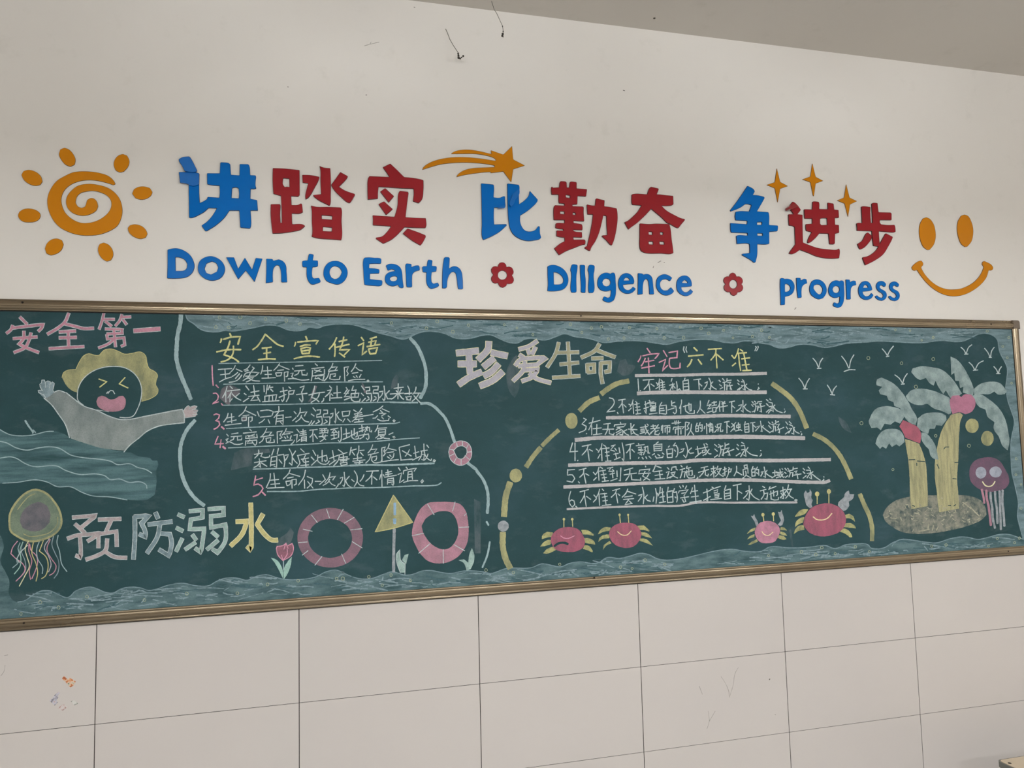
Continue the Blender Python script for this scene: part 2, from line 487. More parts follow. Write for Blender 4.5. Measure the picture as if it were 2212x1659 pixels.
# name, material, region, label, pieces (outer | hole | hole ; next piece)
CHARS = [
('slogan_character', BLUE, 'B', 'blue acrylic Chinese character 讲 beginning the slogan, right of the orange sun',
 "145,130 190,108 270,98 285,115 365,265 355,282 320,288 215,275 185,215 145,150 ;"
 "145,285 355,292 390,302 388,520 395,655 430,640 480,610 490,582 630,592 635,520 632,448 530,440 484,430 482,300 635,300 640,175 650,168 740,178 758,190 768,318 870,325 872,190 975,192 985,205 998,322 1060,325 1068,335 1062,450 1072,478 1055,486 1003,486 1000,605 1080,620 1090,745 1002,745 1005,940 995,960 880,948 868,745 750,745 690,830 590,920 480,990 460,988 415,925 490,870 550,800 600,718 500,715 450,760 400,790 300,832 268,830 265,600 262,435 215,420 160,415 150,330"
 "| 782,475 830,468 860,480 865,540 862,600 775,595"),
('slogan_character', RED, 'B', 'red acrylic Chinese character 踏, second of the slogan, between 讲 and 实',
 "1268,238 1400,243 1588,262 1590,560 1570,580 1488,572 1492,680 1575,675 1605,658 1618,670 1628,765 1590,782 1495,780 1500,908 1630,912 1655,930 1600,975 1520,995 1380,1015 1265,1020 1255,940 1242,800 1243,670 1350,668 1360,680 1355,800 1360,892 1376,892 1375,760 1365,570 1275,545 1266,400"
 "| 1393,358 1465,365 1468,465 1435,460 1410,465 1388,430 1388,390 ;"
 "1620,318 1720,322 1825,342 1820,370 1770,470 1690,595 1660,612 1655,580 1690,420 1625,412 ;"
 "1825,212 1870,230 1955,240 1960,330 1962,440 1960,560 1955,670 1945,690 1760,580 1748,560 1845,550 1838,400 1835,250 ;"
 "1965,440 2075,285 2165,335 2160,350 2060,462 2130,505 2212,535 2245,545 2250,558 2212,625 2190,655 2165,650 2090,590 2000,500 ;"
 "1722,685 1790,700 1920,702 2080,708 2088,720 2090,870 2095,1060 2085,1100 2000,1092 1780,1072 1730,1055 1738,1030 1735,880 1730,715"
 "| 1853,800 1978,812 1975,855 1853,845 | 1868,940 1975,950 1973,995 1865,990"),
('slogan_character', RED, 'C', 'red acrylic Chinese character 实 under the tail of the shooting star',
 "370,340 460,295 540,370 625,455 720,465 830,485 857,495 855,620 840,720 800,768 730,745 740,660 738,595 600,590 450,580 320,572 312,650 312,715 190,725 187,600 195,470 210,445 330,450 450,455 410,395 ;"
 "338,630 398,588 505,685 440,760 ; 318,780 385,745 490,840 410,910 ;"
 "248,912 350,920 510,930 545,800 560,640 575,620 670,632 678,645 660,780 642,935 740,942 885,947 890,1040 880,1065 760,1062 630,1055 570,1120 480,1200 375,1252 285,1190 290,1178 360,1165 420,1110 470,1045 250,1030 252,960 ;"
 "608,1130 665,1070 780,1110 880,1150 885,1170 840,1250 820,1273 720,1215"),
('slogan_character', BLUE, 'D', 'blue acrylic Chinese character 比 below the head of the shooting star, left of 勤',
 "142,265 340,285 345,300 342,490 440,495 500,470 522,472 525,560 527,640 515,660 350,650 345,780 350,920 540,915 555,930 460,1020 330,1100 180,1168 160,1130 155,900 150,600 ;"
 "560,268 740,288 750,305 745,450 748,598 830,540 900,460 918,385 1045,525 1040,550 960,640 860,720 765,778 765,880 800,970 850,1020 920,1032 1000,1010 1055,945 1078,955 1080,1060 1100,1130 1080,1150 980,1175 880,1182 760,1150 660,1080 605,990 580,860 568,700 562,500"),
('slogan_character', RED, 'D', 'red acrylic Chinese character 勤, middle of the slogan, between 比 and 奋',
 "1262,320 1275,318 1285,335 1385,330 1395,245 1410,230 1490,238 1505,250 1508,332 1545,332 1555,245 1570,238 1655,245 1665,255 1663,345 1830,360 1815,475 1680,465 1675,600 1595,605 1600,630 1765,635 1778,650 1775,720 1785,870 1700,868 1615,860 1615,895 1740,915 1752,930 1757,1010 1610,1005 1612,1022 1650,1035 1748,1042 1752,1130 1610,1122 1615,1162 1790,1160 1807,1180 1803,1240 1760,1245 1640,1290 1500,1345 1385,1410 1305,1302 1400,1225 1475,1185 1470,1130 1390,1120 1342,1105 1345,1015 1450,1020 1450,995 1380,990 1325,975 1330,905 1345,898 1470,900 1470,850 1300,850 1295,740 1305,630 1320,612 1470,622 1470,590 1385,582 1378,560 1375,445 1265,445 1258,380"
 "| 1492,448 1560,460 1555,500 1492,488 | 1402,712 1468,712 1468,758 1402,752 | 1605,728 1648,738 1645,770 1600,765 ;"
 "@E 205,600 270,615 335,620 345,515 360,503 400,515 488,535 482,632 560,640 680,665 690,720 695,830 675,1000 640,1160 605,1252 590,1250 520,1180 443,1108 450,1095 532,1088 520,950 515,785 468,775 440,900 400,1050 340,1190 270,1300 258,1340 240,1338 165,1295 175,1280 208,1265 250,1080 285,900 302,762 215,760 208,680"),
('slogan_character', RED, 'E', 'red acrylic Chinese character 奋 with four small square holes, left of the gap before 争',
 "918,445 935,437 1165,440 1200,345 1225,320 1345,347 1350,362 1318,440 1375,443 1470,455 1580,465 1585,600 1560,615 1485,625 1392,622 1470,695 1600,770 1720,825 1765,832 1765,855 1700,930 1665,978 1640,975 1520,910 1500,905 1400,815 1230,672 1140,770 1000,900 880,990 868,1003 803,885 850,865 930,800 1010,720 1075,618 930,607 920,580 ;"
 "1048,903 1200,915 1300,908 1520,915 1540,1000 1555,1150 1580,1330 1583,1375 1540,1390 1400,1382 1130,1372 1070,1345 1050,1300 1045,1100"
 "| 1190,1035 1248,1040 1245,1088 1188,1080 | 1370,1040 1418,1045 1415,1088 1372,1082 | 1188,1190 1258,1192 1260,1240 1190,1235 | 1362,1192 1432,1195 1438,1240 1365,1238"),
('slogan_character', BLUE, 'F', 'blue acrylic Chinese character 争 below the leftmost sparkle star',
 "405,452 500,505 522,540 490,598 575,605 665,625 678,645 620,750 555,860 735,872 742,885 748,1075 885,1085 890,1100 882,1175 750,1185 752,1375 700,1385 562,1380 558,1560 540,1640 533,1672 512,1677 452,1632 380,1590 315,1555 320,1535 440,1522 440,1460 435,1380 400,1370 235,1378 225,1250 240,1242 405,1245 405,1205 150,1197 140,1180 130,1045 200,1050 395,1065 400,1010 215,1000 205,940 215,865 290,855 430,860 468,760 420,745 370,742 290,800 140,860 125,845 200,750 300,610"
 "| 558,1030 635,1030 632,1072 555,1075 | 562,1208 645,1210 645,1248 560,1245"),
('slogan_character', RED, 'F', 'red acrylic Chinese character 进 below the sparkle stars, between 争 and 步',
 "1055,785 1125,702 1165,725 1215,780 1255,835 1200,905 1280,912 1282,1100 1288,1355 1400,1400 1520,1440 1700,1465 1840,1465 1860,1450 1872,1470 1865,1605 1750,1612 1640,1605 1500,1575 1380,1525 1240,1472 1150,1530 1110,1540 1062,1530 1070,1515 1165,1385 1160,1250 1155,1110 1130,1095 1065,1085 1058,1000 1055,905 1138,905 1100,850 1065,825 ;"
 "1305,825 1435,828 1440,705 1455,700 1535,705 1545,720 1548,822 1685,825 1680,720 1695,722 1775,735 1785,830 1855,838 1862,960 1795,965 1800,1072 1860,1075 1865,1200 1800,1215 1795,1370 1780,1385 1710,1382 1695,1215 1550,1210 1470,1300 1385,1362 1360,1362 1358,1340 1425,1190 1340,1170 1330,1120 1332,1062 1435,1055 1435,975 1315,975 1308,900"
 "| 1560,982 1580,972 1670,968 1675,1075 1580,1078 1560,1055"),
('slogan_character', RED, 'G', 'red acrylic Chinese character 步 ending the slogan, left of the orange smile',
 "1332,490 1345,485 1478,495 1475,600 1485,748 1510,750 1505,600 1497,440 1515,430 1590,432 1600,520 1608,578 1800,582 1815,600 1815,705 1630,702 1625,740 1645,770 1760,782 1860,778 1870,800 1880,890 1860,898 1740,892 1612,882 1615,960 1625,1082 1670,1000 1720,912 1835,970 1830,990 1770,1110 1680,1250 1560,1340 1395,1425 1350,1310 1355,1295 1440,1275 1560,1190 1605,1125 1525,1115 1505,960 1500,880 1262,872 1265,830 1255,755 1275,748 1345,750 1338,600 ;"
 "1268,1085 1345,1030 1410,915 1435,898 1500,950 1500,985 1440,1080 1360,1155 1320,1170 1300,1160"),
]
LETTERS = [
('B', 'blue acrylic letter D beginning the word Down', "10,1215 20,1210 125,1197 220,1230 290,1290 330,1380 332,1420 305,1490 240,1540 110,1558 5,1555 10,1400 | 105,1303 150,1305 210,1330 248,1385 240,1435 215,1458 108,1467"),
('B', 'blue acrylic letter o, second letter of the word Down', "530,1290 600,1310 665,1360 697,1430 685,1500 640,1555 545,1583 460,1560 390,1500 372,1430 395,1350 455,1305 | 540,1353 590,1375 617,1425 600,1475 530,1510 475,1490 453,1440 475,1380"),
('B', 'blue acrylic letter w of the word Down', "710,1303 805,1305 855,1440 935,1308 1020,1450 1065,1312 1145,1320 1050,1598 945,1462 855,1568"),
('B', 'blue acrylic letter n ending the word Down', "1190,1320 1265,1325 1275,1345 1340,1328 1390,1350 1425,1400 1432,1480 1440,1602 1370,1602 1360,1450 1340,1400 1310,1398 1280,1430 1268,1500 1270,1600 1185,1612 1190,1450"),
('N', 'blue acrylic letter t of the word to', "300,765 320,758 405,768 418,785 395,910 510,915 517,930 518,1045 495,1062 390,1072 375,1200 385,1310 420,1345 545,1328 570,1380 585,1420 560,1440 480,1470 385,1490 340,1470 280,1390 250,1300 245,1075 160,1072 148,1050 140,940 155,925 270,910 285,830"),
('N', 'blue acrylic letter o of the word to', "930,922 1020,935 1120,990 1200,1090 1228,1210 1195,1330 1130,1420 1030,1480 960,1487 870,1465 720,1400 660,1300 648,1210 670,1090 740,990 830,938 | 925,1045 1030,1090 1090,1190 1050,1280 980,1345 910,1358 840,1320 798,1220 810,1130 860,1070"),
('I', 'blue acrylic capital E beginning the word Earth', "188,290 205,268 270,265 360,272 455,280 470,292 468,355 455,368 370,365 280,368 275,435 370,442 435,455 440,470 435,520 375,522 290,525 288,610 390,622 480,630 487,645 482,705 455,720 360,718 250,708 200,700 190,600 185,500"),
('I', 'blue acrylic letter a of the word Earth', "540,395 590,370 650,367 720,385 775,430 800,500 810,620 827,735 815,752 775,750 745,725 738,700 680,722 630,722 575,700 535,655 525,600 545,540 600,500 690,480 660,458 630,455 580,475 570,470 | 690,565 718,575 722,600 710,632 665,645 625,638 605,615 615,585 645,570"),
('I', 'blue acrylic letter r of the word Earth', "858,375 870,360 940,368 952,380 950,420 1010,395 1065,392 1075,405 1083,470 1040,480 1000,495 970,530 960,600 962,730 950,738 875,738 868,700 862,540 855,450"),
('I', 'blue acrylic letter t of the word Earth', "1208,320 1218,300 1275,308 1285,320 1275,400 1345,405 1352,420 1345,490 1275,500 1265,580 1270,655 1300,685 1370,665 1392,710 1375,730 1270,768 1235,750 1195,690 1185,620 1188,505 1130,500 1120,420 1135,408 1195,405"),
('I', 'blue acrylic letter h ending the word Earth', "1468,275 1485,262 1545,262 1560,280 1550,440 1610,408 1660,408 1715,440 1750,500 1765,600 1772,760 1760,772 1695,770 1685,720 1672,600 1655,520 1625,495 1590,500 1550,550 1525,620 1515,740 1495,758 1440,758 1440,600 1450,400"),
('J', 'blue acrylic capital D beginning the word Diligence', "1052,410 1070,398 1150,385 1230,405 1310,455 1365,530 1385,630 1365,710 1310,770 1230,795 1130,805 1052,800 1060,700 1055,550 | 1150,502 1190,505 1250,535 1295,590 1305,640 1290,675 1265,690 1155,697"),
('J', 'blue acrylic letter i right after the D of Diligence', "1438,385 1455,375 1520,382 1533,395 1525,490 1518,520 1515,810 1500,825 1435,825 1425,800 1428,500 1418,470"),
('J', 'blue acrylic letter l of Diligence, a plain bar', "1570,385 1640,385 1652,400 1650,500 1662,640 1658,828 1600,825 1585,815 1585,700 1572,500"),
('J', 'blue acrylic letter i of Diligence between l and g', "1712,390 1730,383 1790,390 1805,405 1798,490 1790,520 1795,800 1780,828 1715,832 1705,800 1705,500 1695,475"),
('K', 'blue acrylic letter g of the word Diligence', "585,525 600,510 635,508 650,525 662,640 670,750 660,880 635,950 570,982 520,978 460,950 458,930 480,885 540,910 575,895 585,850 590,785 540,802 490,805 420,780 378,720 372,660 390,590 440,530 510,508 | 450,662 475,615 515,600 560,615 578,650 575,690 550,718 510,725 470,708"),
('K', 'blue acrylic letter e right after the g of Diligence', "705,650 725,590 770,535 830,515 890,530 940,580 960,650 950,690 865,692 780,702 790,740 830,780 870,785 910,765 940,730 985,765 960,800 910,835 850,845 790,830 730,780 705,715 | 790,635 810,600 840,585 870,600 888,632"),
('K', 'blue acrylic letter n of the word Diligence', "1018,515 1090,522 1103,540 1160,528 1210,545 1245,590 1255,650 1275,852 1200,852 1190,700 1175,630 1150,605 1115,640 1100,700 1095,850 1015,858 1018,650"),
('K', 'blue acrylic letter c of the word Diligence', "1565,590 1530,645 1470,610 1410,620 1375,660 1372,710 1390,760 1430,790 1490,790 1545,740 1595,800 1570,835 1500,868 1430,865 1360,820 1315,750 1308,680 1325,600 1370,555 1440,532 1505,550"),
('K', 'blue acrylic letter e ending the word Diligence', "1632,690 1645,630 1690,575 1750,553 1810,565 1855,610 1878,690 1875,725 1790,735 1708,738 1715,775 1750,815 1790,820 1830,800 1855,770 1897,808 1870,845 1820,875 1760,878 1690,845 1645,790 1632,730 | 1718,672 1735,645 1765,625 1795,645 1810,675"),
('L', 'blue acrylic letter p beginning the word progress', "1072,605 1090,595 1130,600 1140,608 1190,605 1250,625 1295,690 1300,760 1275,830 1230,870 1150,890 1148,1020 1080,1025 1075,850 1070,750 | 1148,690 1185,688 1220,715 1238,755 1215,795 1180,812 1148,815"),
('L', 'blue acrylic letter r right after the p of progress', "1328,590 1395,592 1402,632 1450,605 1490,612 1503,678 1450,700 1420,740 1412,800 1415,905 1355,912 1345,850 1335,750"),
('L', 'blue acrylic letter o of the word progress', "1640,615 1720,630 1785,690 1812,770 1800,850 1755,915 1690,932 1620,905 1560,850 1538,770 1550,700 1580,640 | 1665,695 1710,705 1748,760 1745,800 1720,850 1685,855 1640,815 1602,760 1610,715"),
('M', 'blue acrylic letter g of the word progress', "545,645 560,632 595,635 608,650 615,740 618,880 605,980 570,1050 520,1070 450,1045 438,1020 455,980 510,1000 540,980 548,890 500,908 450,908 390,870 365,800 375,730 410,665 470,632 520,635 | 430,775 450,735 490,718 530,735 542,780 530,815 490,835 450,820"),
('M', 'blue acrylic letter r between g and e of progress', "642,615 705,620 712,660 760,635 800,640 810,705 760,715 730,750 720,830 722,932 655,935 650,800"),
('M', 'blue acrylic letter e of the word progress', "842,770 860,710 900,655 955,640 1010,660 1045,710 1065,780 1050,790 910,812 920,850 955,885 1000,880 1030,860 1050,830 1085,865 1050,915 990,940 930,935 870,890 845,830 | 918,750 930,720 955,698 985,715 998,748"),
('M', 'blue acrylic letter s, first of the two ending progress', "1285,690 1275,730 1250,735 1215,708 1190,715 1180,740 1200,765 1250,790 1285,825 1295,880 1270,930 1225,957 1170,945 1120,910 1108,885 1140,868 1180,900 1220,908 1240,880 1225,845 1160,800 1130,750 1128,700 1155,655 1205,640 1255,655"),
('M', 'blue acrylic letter s, the very last of the word progress', "1492,695 1480,735 1460,735 1425,710 1400,720 1388,745 1410,770 1460,795 1490,825 1503,880 1480,935 1435,962 1375,950 1330,910 1322,885 1350,872 1390,905 1425,910 1450,885 1430,845 1370,805 1340,760 1335,715 1360,665 1410,648 1460,662"),
]
def loops_of(spec, reg):
    out = []
    for piece in spec.split(';'):
        r = reg; ls = []
        for L in piece.split('|'):
            L = L.strip()
            if L.startswith('@'): r = L[1]
            ls.append(pts(L, r))
        out.append(ls)
    return out
PLATES = {}
for name, mat, reg, label, spec in CHARS:
    PLATES[label.split()[4]] = tag(plate(name, loops_of(spec, reg), mat), label, 'character', 'Chinese slogan characters on the wall')
for reg, label, spec in LETTERS:
    tag(plate('slogan_letter', loops_of(spec, reg), BLUE, depth=0.005), label, 'letter', 'English slogan letters on the wall')

# sun: spiral and eight rays
def ctr(P): return on_wall(sum(p[0] for p in P) / len(P), sum(p[1] for p in P) / len(P), 0)
sp = pts("1380,540 1360,500 1290,440 1180,405 1080,390 950,388 870,400 760,450 680,500 610,590 570,690 565,780 590,880 650,990 720,1060 840,1120 960,1150 1080,1155 1200,1140 1320,1095 1400,1040 1450,940 1462,850 1440,740 1390,660 1300,590 1200,555 1060,537 930,560 850,620 800,690 788,760 810,830 860,880 930,910 1000,917 1080,900 1150,855 1172,805 1155,745 1120,712 1080,708 1040,730 1028,775 1015,810 975,825 930,805 903,760 915,700 960,650 1030,630 1110,622 1200,640 1280,680 1325,740 1330,800 1300,870 1240,930 1150,980 1060,1002 960,1000 860,955 780,880 740,790 732,720 760,630 820,565 920,515 1040,493 1160,500 1270,525 1355,552", 'A')
base = on_wall(183, 560, 0)
sun = tag(empty('sun_decoration', base), 'orange acrylic sun with a spiral body and eight oval rays', 'wall decoration')
plate('spiral', [[sp]], ORANGE, sun, depth=0.004)
for s in ("770,105 830,130 880,190 902,250 890,310 840,332 785,310 735,255 705,190 720,125", "1470,180 1520,200 1545,260 1530,330 1480,390 1430,400 1380,375 1358,310 1375,240 1420,195",
          "340,370 430,395 490,450 507,510 480,550 425,560 350,540 285,490 255,430 280,385", "350,832 430,850 475,885 485,915 470,955 420,988 350,997 270,985 225,945 215,915 230,870 280,840",
          "1710,567 1790,585 1822,635 1805,675 1760,710 1690,727 1620,710 1578,655 1600,600 1650,575", "1610,1020 1690,1040 1745,1090 1762,1135 1740,1180 1680,1195 1600,1170 1540,1115 1525,1065 1555,1030",
          "680,1190 740,1210 760,1260 735,1325 680,1370 610,1392 555,1370 535,1310 560,1250 610,1205", "1240,1238 1300,1265 1345,1330 1352,1395 1325,1450 1275,1465 1220,1430 1180,1370 1170,1310 1190,1255"):
    plate('ray', [[pts(s, 'A')]], ORANGE, sun, depth=0.004)
# shooting star: three tails and a star head, one piece
ss = pts("840,370 850,345 920,290 1040,245 1180,222 1330,218 1500,230 1718,262 1720,245 1690,225 1600,198 1480,180 1340,178 1190,180 1190,170 1240,145 1320,130 1420,130 1540,150 1668,180 1660,135 1810,187 1915,85 1928,245 2068,318 1928,362 1905,518 1810,390 1658,408 1662,395 1580,400 1450,415 1330,435 1250,455 1258,435 1330,380 1440,350 1560,342 1705,338 1705,318 1600,300 1460,287 1320,283 1180,290 1060,305 950,335", 'C')
tag(plate('shooting_star', [[ss]], ORANGE, depth=0.004), 'orange acrylic shooting star with three curved tails above the slogan', 'wall decoration')
for s, lab in (("872,172 925,390 1050,457 925,500 885,720 838,490 708,437 838,395", 'orange four-pointed sparkle star just right of the top of 争'),
               ("1438,92 1490,310 1612,373 1490,415 1462,620 1448,610 1405,395 1275,350 1405,305", 'orange four-pointed sparkle star, highest of the three, above 进'),
               ("1977,425 2030,640 2150,697 2038,750 2005,950 1950,735 1830,685 1942,640", 'orange four-pointed sparkle star, lowest of the three, between 进 and 步')):
    tag(plate('sparkle_star', [[pts(s, 'F')]], ORANGE, depth=0.004), lab, 'wall decoration', 'sparkle stars over the slogan')
def circle(cx, cy, rx, ry, n=20): return ' '.join('%.1f,%.1f' % (cx + rx * math.cos(2 * math.pi * k / n), cy + ry * math.sin(2 * math.pi * k / n)) for k in range(n))
tag(plate('flower_decoration', [[pts("330,343 370,355 395,390 400,420 440,412 490,430 513,490 505,530 485,550 510,590 515,640 490,680 440,688 408,682 395,720 345,748 300,735 270,690 265,670 220,682 175,660 155,610 165,570 188,540 160,500 155,450 185,412 225,405 260,415 270,380 290,352", 'J'), pts(circle(334, 548, 73, 72), 'J')]], RED, depth=0.005),
    'red six-petal acrylic flower between the words Earth and Diligence', 'wall decoration', 'red flowers between the English words')
tag(plate('flower_decoration', [[pts("320,507 355,525 378,570 420,568 460,595 477,640 470,675 455,692 475,715 482,755 460,800 430,818 395,820 375,860 335,880 290,860 272,815 235,818 195,795 175,755 180,715 200,690 175,660 168,625 190,580 225,567 258,570 270,535 290,515", 'L'), pts(circle(325, 692, 62, 69), 'L')]], RED, depth=0.005),
    'red six-petal acrylic flower between the words Diligence and progress', 'wall decoration', 'red flowers between the English words')
smile = tag(empty('smile_decoration', on_wall(2057, 638, 0)), 'orange acrylic smiling face of two oval eyes and a curved mouth', 'wall decoration')
for s in ("745,215 800,240 860,320 890,430 895,540 865,650 800,735 760,738 700,690 650,580 630,450 645,320 690,235", "1355,172 1410,195 1465,290 1492,400 1490,500 1465,600 1400,685 1360,690 1300,640 1255,530 1235,410 1250,280 1300,190"):
    plate('eye', [[pts(s, 'H')]], ORANGE, smile, depth=0.004)
plate('mouth', [[pts("510,1015 540,975 640,908 670,908 697,945 695,980 668,1005 665,1025 720,1120 830,1240 950,1320 1070,1360 1180,1365 1300,1350 1440,1290 1540,1215 1620,1110 1660,1010 1632,965 1640,925 1670,912 1780,970 1810,1010 1808,1045 1780,1065 1740,1060 1700,1180 1600,1300 1460,1400 1320,1458 1180,1475 1050,1455 900,1385 760,1270 660,1150 595,1055 560,1070 525,1055", 'H')]], ORANGE, smile, depth=0.004)

# places where the acrylic has come loose and curls away from the wall, tilted towards a lamp
def curled(parent, txt, reg, m, lamp_i, off=(0, 0)):
    P = smooth(pts(txt, reg), True, 38, 2.5, 0.3)
    if area2(P) < 0: P.reverse()
    cx, cy = sum(p[0] for p in P) / len(P), sum(p[1] for p in P) / len(P)
    c = on_wall(cx, cy, PLATE_D)
    lx, ly = LAMPS[lamp_i][:2]
    n = ((CAM - c).normalized() + (Vector((lx, ly, LAMP_Z + 0.02)) - c).normalized()).normalized()
    n = (n + Vector((off[0], 0, off[1]))).normalized()
    top = []
    for x, y in P:
        q = on_wall(x, y, PLATE_D)          # tilt: depth follows the plane through c
        dep = ((q.x - c.x) * n.x + (q.z - c.z) * n.z) / n.y
        top.append((x, y, dep))
    lo = max(t[2] for t in top)             # deepest point touches the plate
    V = []
    for x, y, dep in top: V.append(on_wall(x, y, PLATE_D + 0.0003 + (lo - dep)))
    k = len(V); nv = len(P)
    tris = tessellate_polygon([[Vector((x, -y, 0)) for x, y in P]])
    F = []
    for t in tris:
        a, b, c2 = (V[i] for i in t)
        F.append(tuple(t) if (b - a).cross(c2 - a).y < 0 else tuple(reversed(t)))
    V += [Vector((v.x, -(PLATE_D - 0.0008), v.z)) for v in V]
    F += [(i, (i + 1) % nv, k + (i + 1) % nv, k + i) for i in range(nv)]
    return mesh_obj('curled_patch', V, F, m, parent)
def sheen(name, col, rough, spec):
    m, nt, bs = new_mat(name)
    n = noise_tex(nt, 14.0, 3); bump(nt, bs, n.outputs['Fac'], 0.25, 0.01)
    bs.inputs['Base Color'].default_value = rgb(*col, 1.08); bs.inputs['Roughness'].default_value = rough; bs.inputs['Specular IOR Level'].default_value = spec
    return m
S_BLUE, S_RED, S_ORG = sheen('blue_acrylic_gloss', (6, 97, 172), 0.16, 0.5), sheen('red_acrylic_gloss', (139, 33, 38), 0.16, 0.5), sheen('orange_acrylic_gloss', (193, 120, 18), 0.16, 0.5)
S_BLUES = sheen('blue_acrylic_scuffed', (6, 97, 172), 0.42, 0.5)
curled(PLATES['比'], "752,345 752,430 720,490 690,520 660,600 620,632 595,600 600,560 635,480 640,440 690,395", 'D', S_BLUE, 1)
curled(PLATES['比'], "410,655 450,628 510,615 522,560 527,640 515,660", 'D', S_BLUE, 0)
curled(PLATES['进'], "1060,790 1100,750 1165,740 1205,765 1228,800 1190,793 1150,808 1115,825 1070,825", 'F', S_RED, 1)
curled(PLATES['讲'], "150,130 190,112 268,102 282,118 360,265 352,278 320,284 218,272 188,215 150,150", 'B', S_BLUES, 0, (-0.03, 0.02))
curled(PLATES['讲'], "152,290 350,297 385,305 384,430 330,450 270,440 262,430 215,415 165,410 155,330", 'B', S_BLUES, 0, (-0.03, 0.02))
# ------------------------------------------------------------------ blackboard: panel, aluminium rails, corner caps
BZ0, BZ1, BX0, BX1 = 0.001, 1.007, -0.363, 3.637
FW = 0.036
board = tag(empty('blackboard', ((BX0 + BX1) / 2, 0, BZ0)), 'long green chalkboard in a bronze aluminium frame covered with water-safety chalk drawings', 'blackboard')
M_BOARD, nt, bs = new_mat('green_board')
bs.inputs['Roughness'].default_value = 0.6; bs.inputs['Specular IOR Level'].default_value = 0.1
n1 = noise_tex(nt, 2.6, 6, 0.65, (1, 1, 1.6)); n2 = noise_tex(nt, 7, 7, 0.7, (1, 1, 2.2), (0, 0.5, 0)); n3 = noise_tex(nt, 300, 2)
c0 = ramp(nt, n1.outputs['Fac'], [(0.30, rgb(38, 62, 63)), (0.50, rgb(41, 67, 69)), (0.72, rgb(50, 75, 80))])
f2 = ramp(nt, n2.outputs['Fac'], [(0.55, 0.0), (0.80, 0.30)])
c1 = mix_col(nt, f2.outputs['Color'], c0.outputs['Color'], rgb(104, 116, 118))
f3 = ramp(nt, n3.outputs['Fac'], [(0.62, 0.0), (0.75, 0.12)])
nt.links.new(mix_col(nt, f3.outputs['Color'], c1, rgb(120, 135, 135, 1.0)), bs.inputs['Base Color'])
b = MB(); b.box((BX0 + 0.01, -BOARD_D, BZ0 + 0.01), (BX1 - 0.01, -0.001, BZ1 - 0.01))
b.build('board_panel', M_BOARD, board)

M_ALU, nt, bs = new_mat('bronze_aluminium')
bs.inputs['Metallic'].default_value = 0.85; bs.inputs['Roughness'].default_value = 0.3
n1 = noise_tex(nt, 3, 5, 0.6); n2 = noise_tex(nt, 60, 4, 0.7, (0.3, 1, 1))
c0 = ramp(nt, n1.outputs['Fac'], [(0.3, rgb(138, 122, 100)), (0.7, rgb(148, 133, 111))])
f2 = ramp(nt, n2.outputs['Fac'], [(0.62, 0.0), (0.8, 0.35)])
nt.links.new(mix_col(nt, f2.outputs['Color'], c0.outputs['Color'], rgb(190, 182, 168)), bs.inputs['Base Color'])
nr = noise_tex(nt, 9, 3); nt.links.new(ramp(nt, nr.outputs['Fac'], [(0.3, 0.27), (0.7, 0.33)]).outputs['Color'], bs.inputs['Roughness'])
M_CAP = plain('dark_plastic_corner', rgb(104, 90, 76), 0.45, var=0.06)
M_SCREW = plain('dark_screw', rgb(40, 32, 26), 0.4, metal=0.6)
# section from the outer edge (0) to the board (36 mm): depth in mm
SEC = [(0, 1), (0, 11), (0.6, 12.5), (4.2, 14.5), (5.2, 14.2), (6.0, 11.5), (7.6, 11.2), (8.6, 14.6), (11, 17.2), (14, 19), (17.5, 20), (21, 20), (21.8, 19.2), (22.6, 20), (26, 19.8), (29, 18.4), (31, 16.6), (31.8, 15.0), (33.0, 15.2), (35, 14.2), (36, 12.5), (36, 9.5)]
def rail(name, a, b, inward, ends=0.0):
    """straight extrusion between a and b (x, z); inward = unit (x, z) towards the board"""
    mb = MB(); n = len(SEC)
    for (x, z) in (a, b):
        for s_, d_ in SEC: mb.v.append(Vector((x + inward[0] * s_ * .001, -d_ * .001, z + inward[1] * s_ * .001)))
    for i in range(n - 1): mb.f.append((i, i + 1, n + i + 1, n + i)); mb.m.append(0)
    mb.f.append(tuple(range(n))); mb.f.append(tuple(range(2 * n - 1, n - 1, -1))); mb.m += [0, 0]
    bm = bmesh.new()
    vs = [bm.verts.new(v) for v in mb.v]
    for f in mb.f: bm.faces.new([vs[i] for i in f])
    bmesh.ops.recalc_face_normals(bm, faces=bm.faces[:])
    mb = MB(); mb.bm(bm)
    return mb.build(name, M_ALU, board)
c = 0.034
rail('frame_rail', (BX0 + c, BZ1), (BX1 - c, BZ1), (0, -1))
rail('frame_rail', (BX0 + c, BZ0), (BX1 - c, BZ0), (0, 1))
rail('frame_rail', (BX1, BZ0 + c), (BX1, BZ1 - c), (-1, 0))
rail('frame_rail', (BX0, BZ0 + c), (BX0, BZ1 - c), (1, 0))
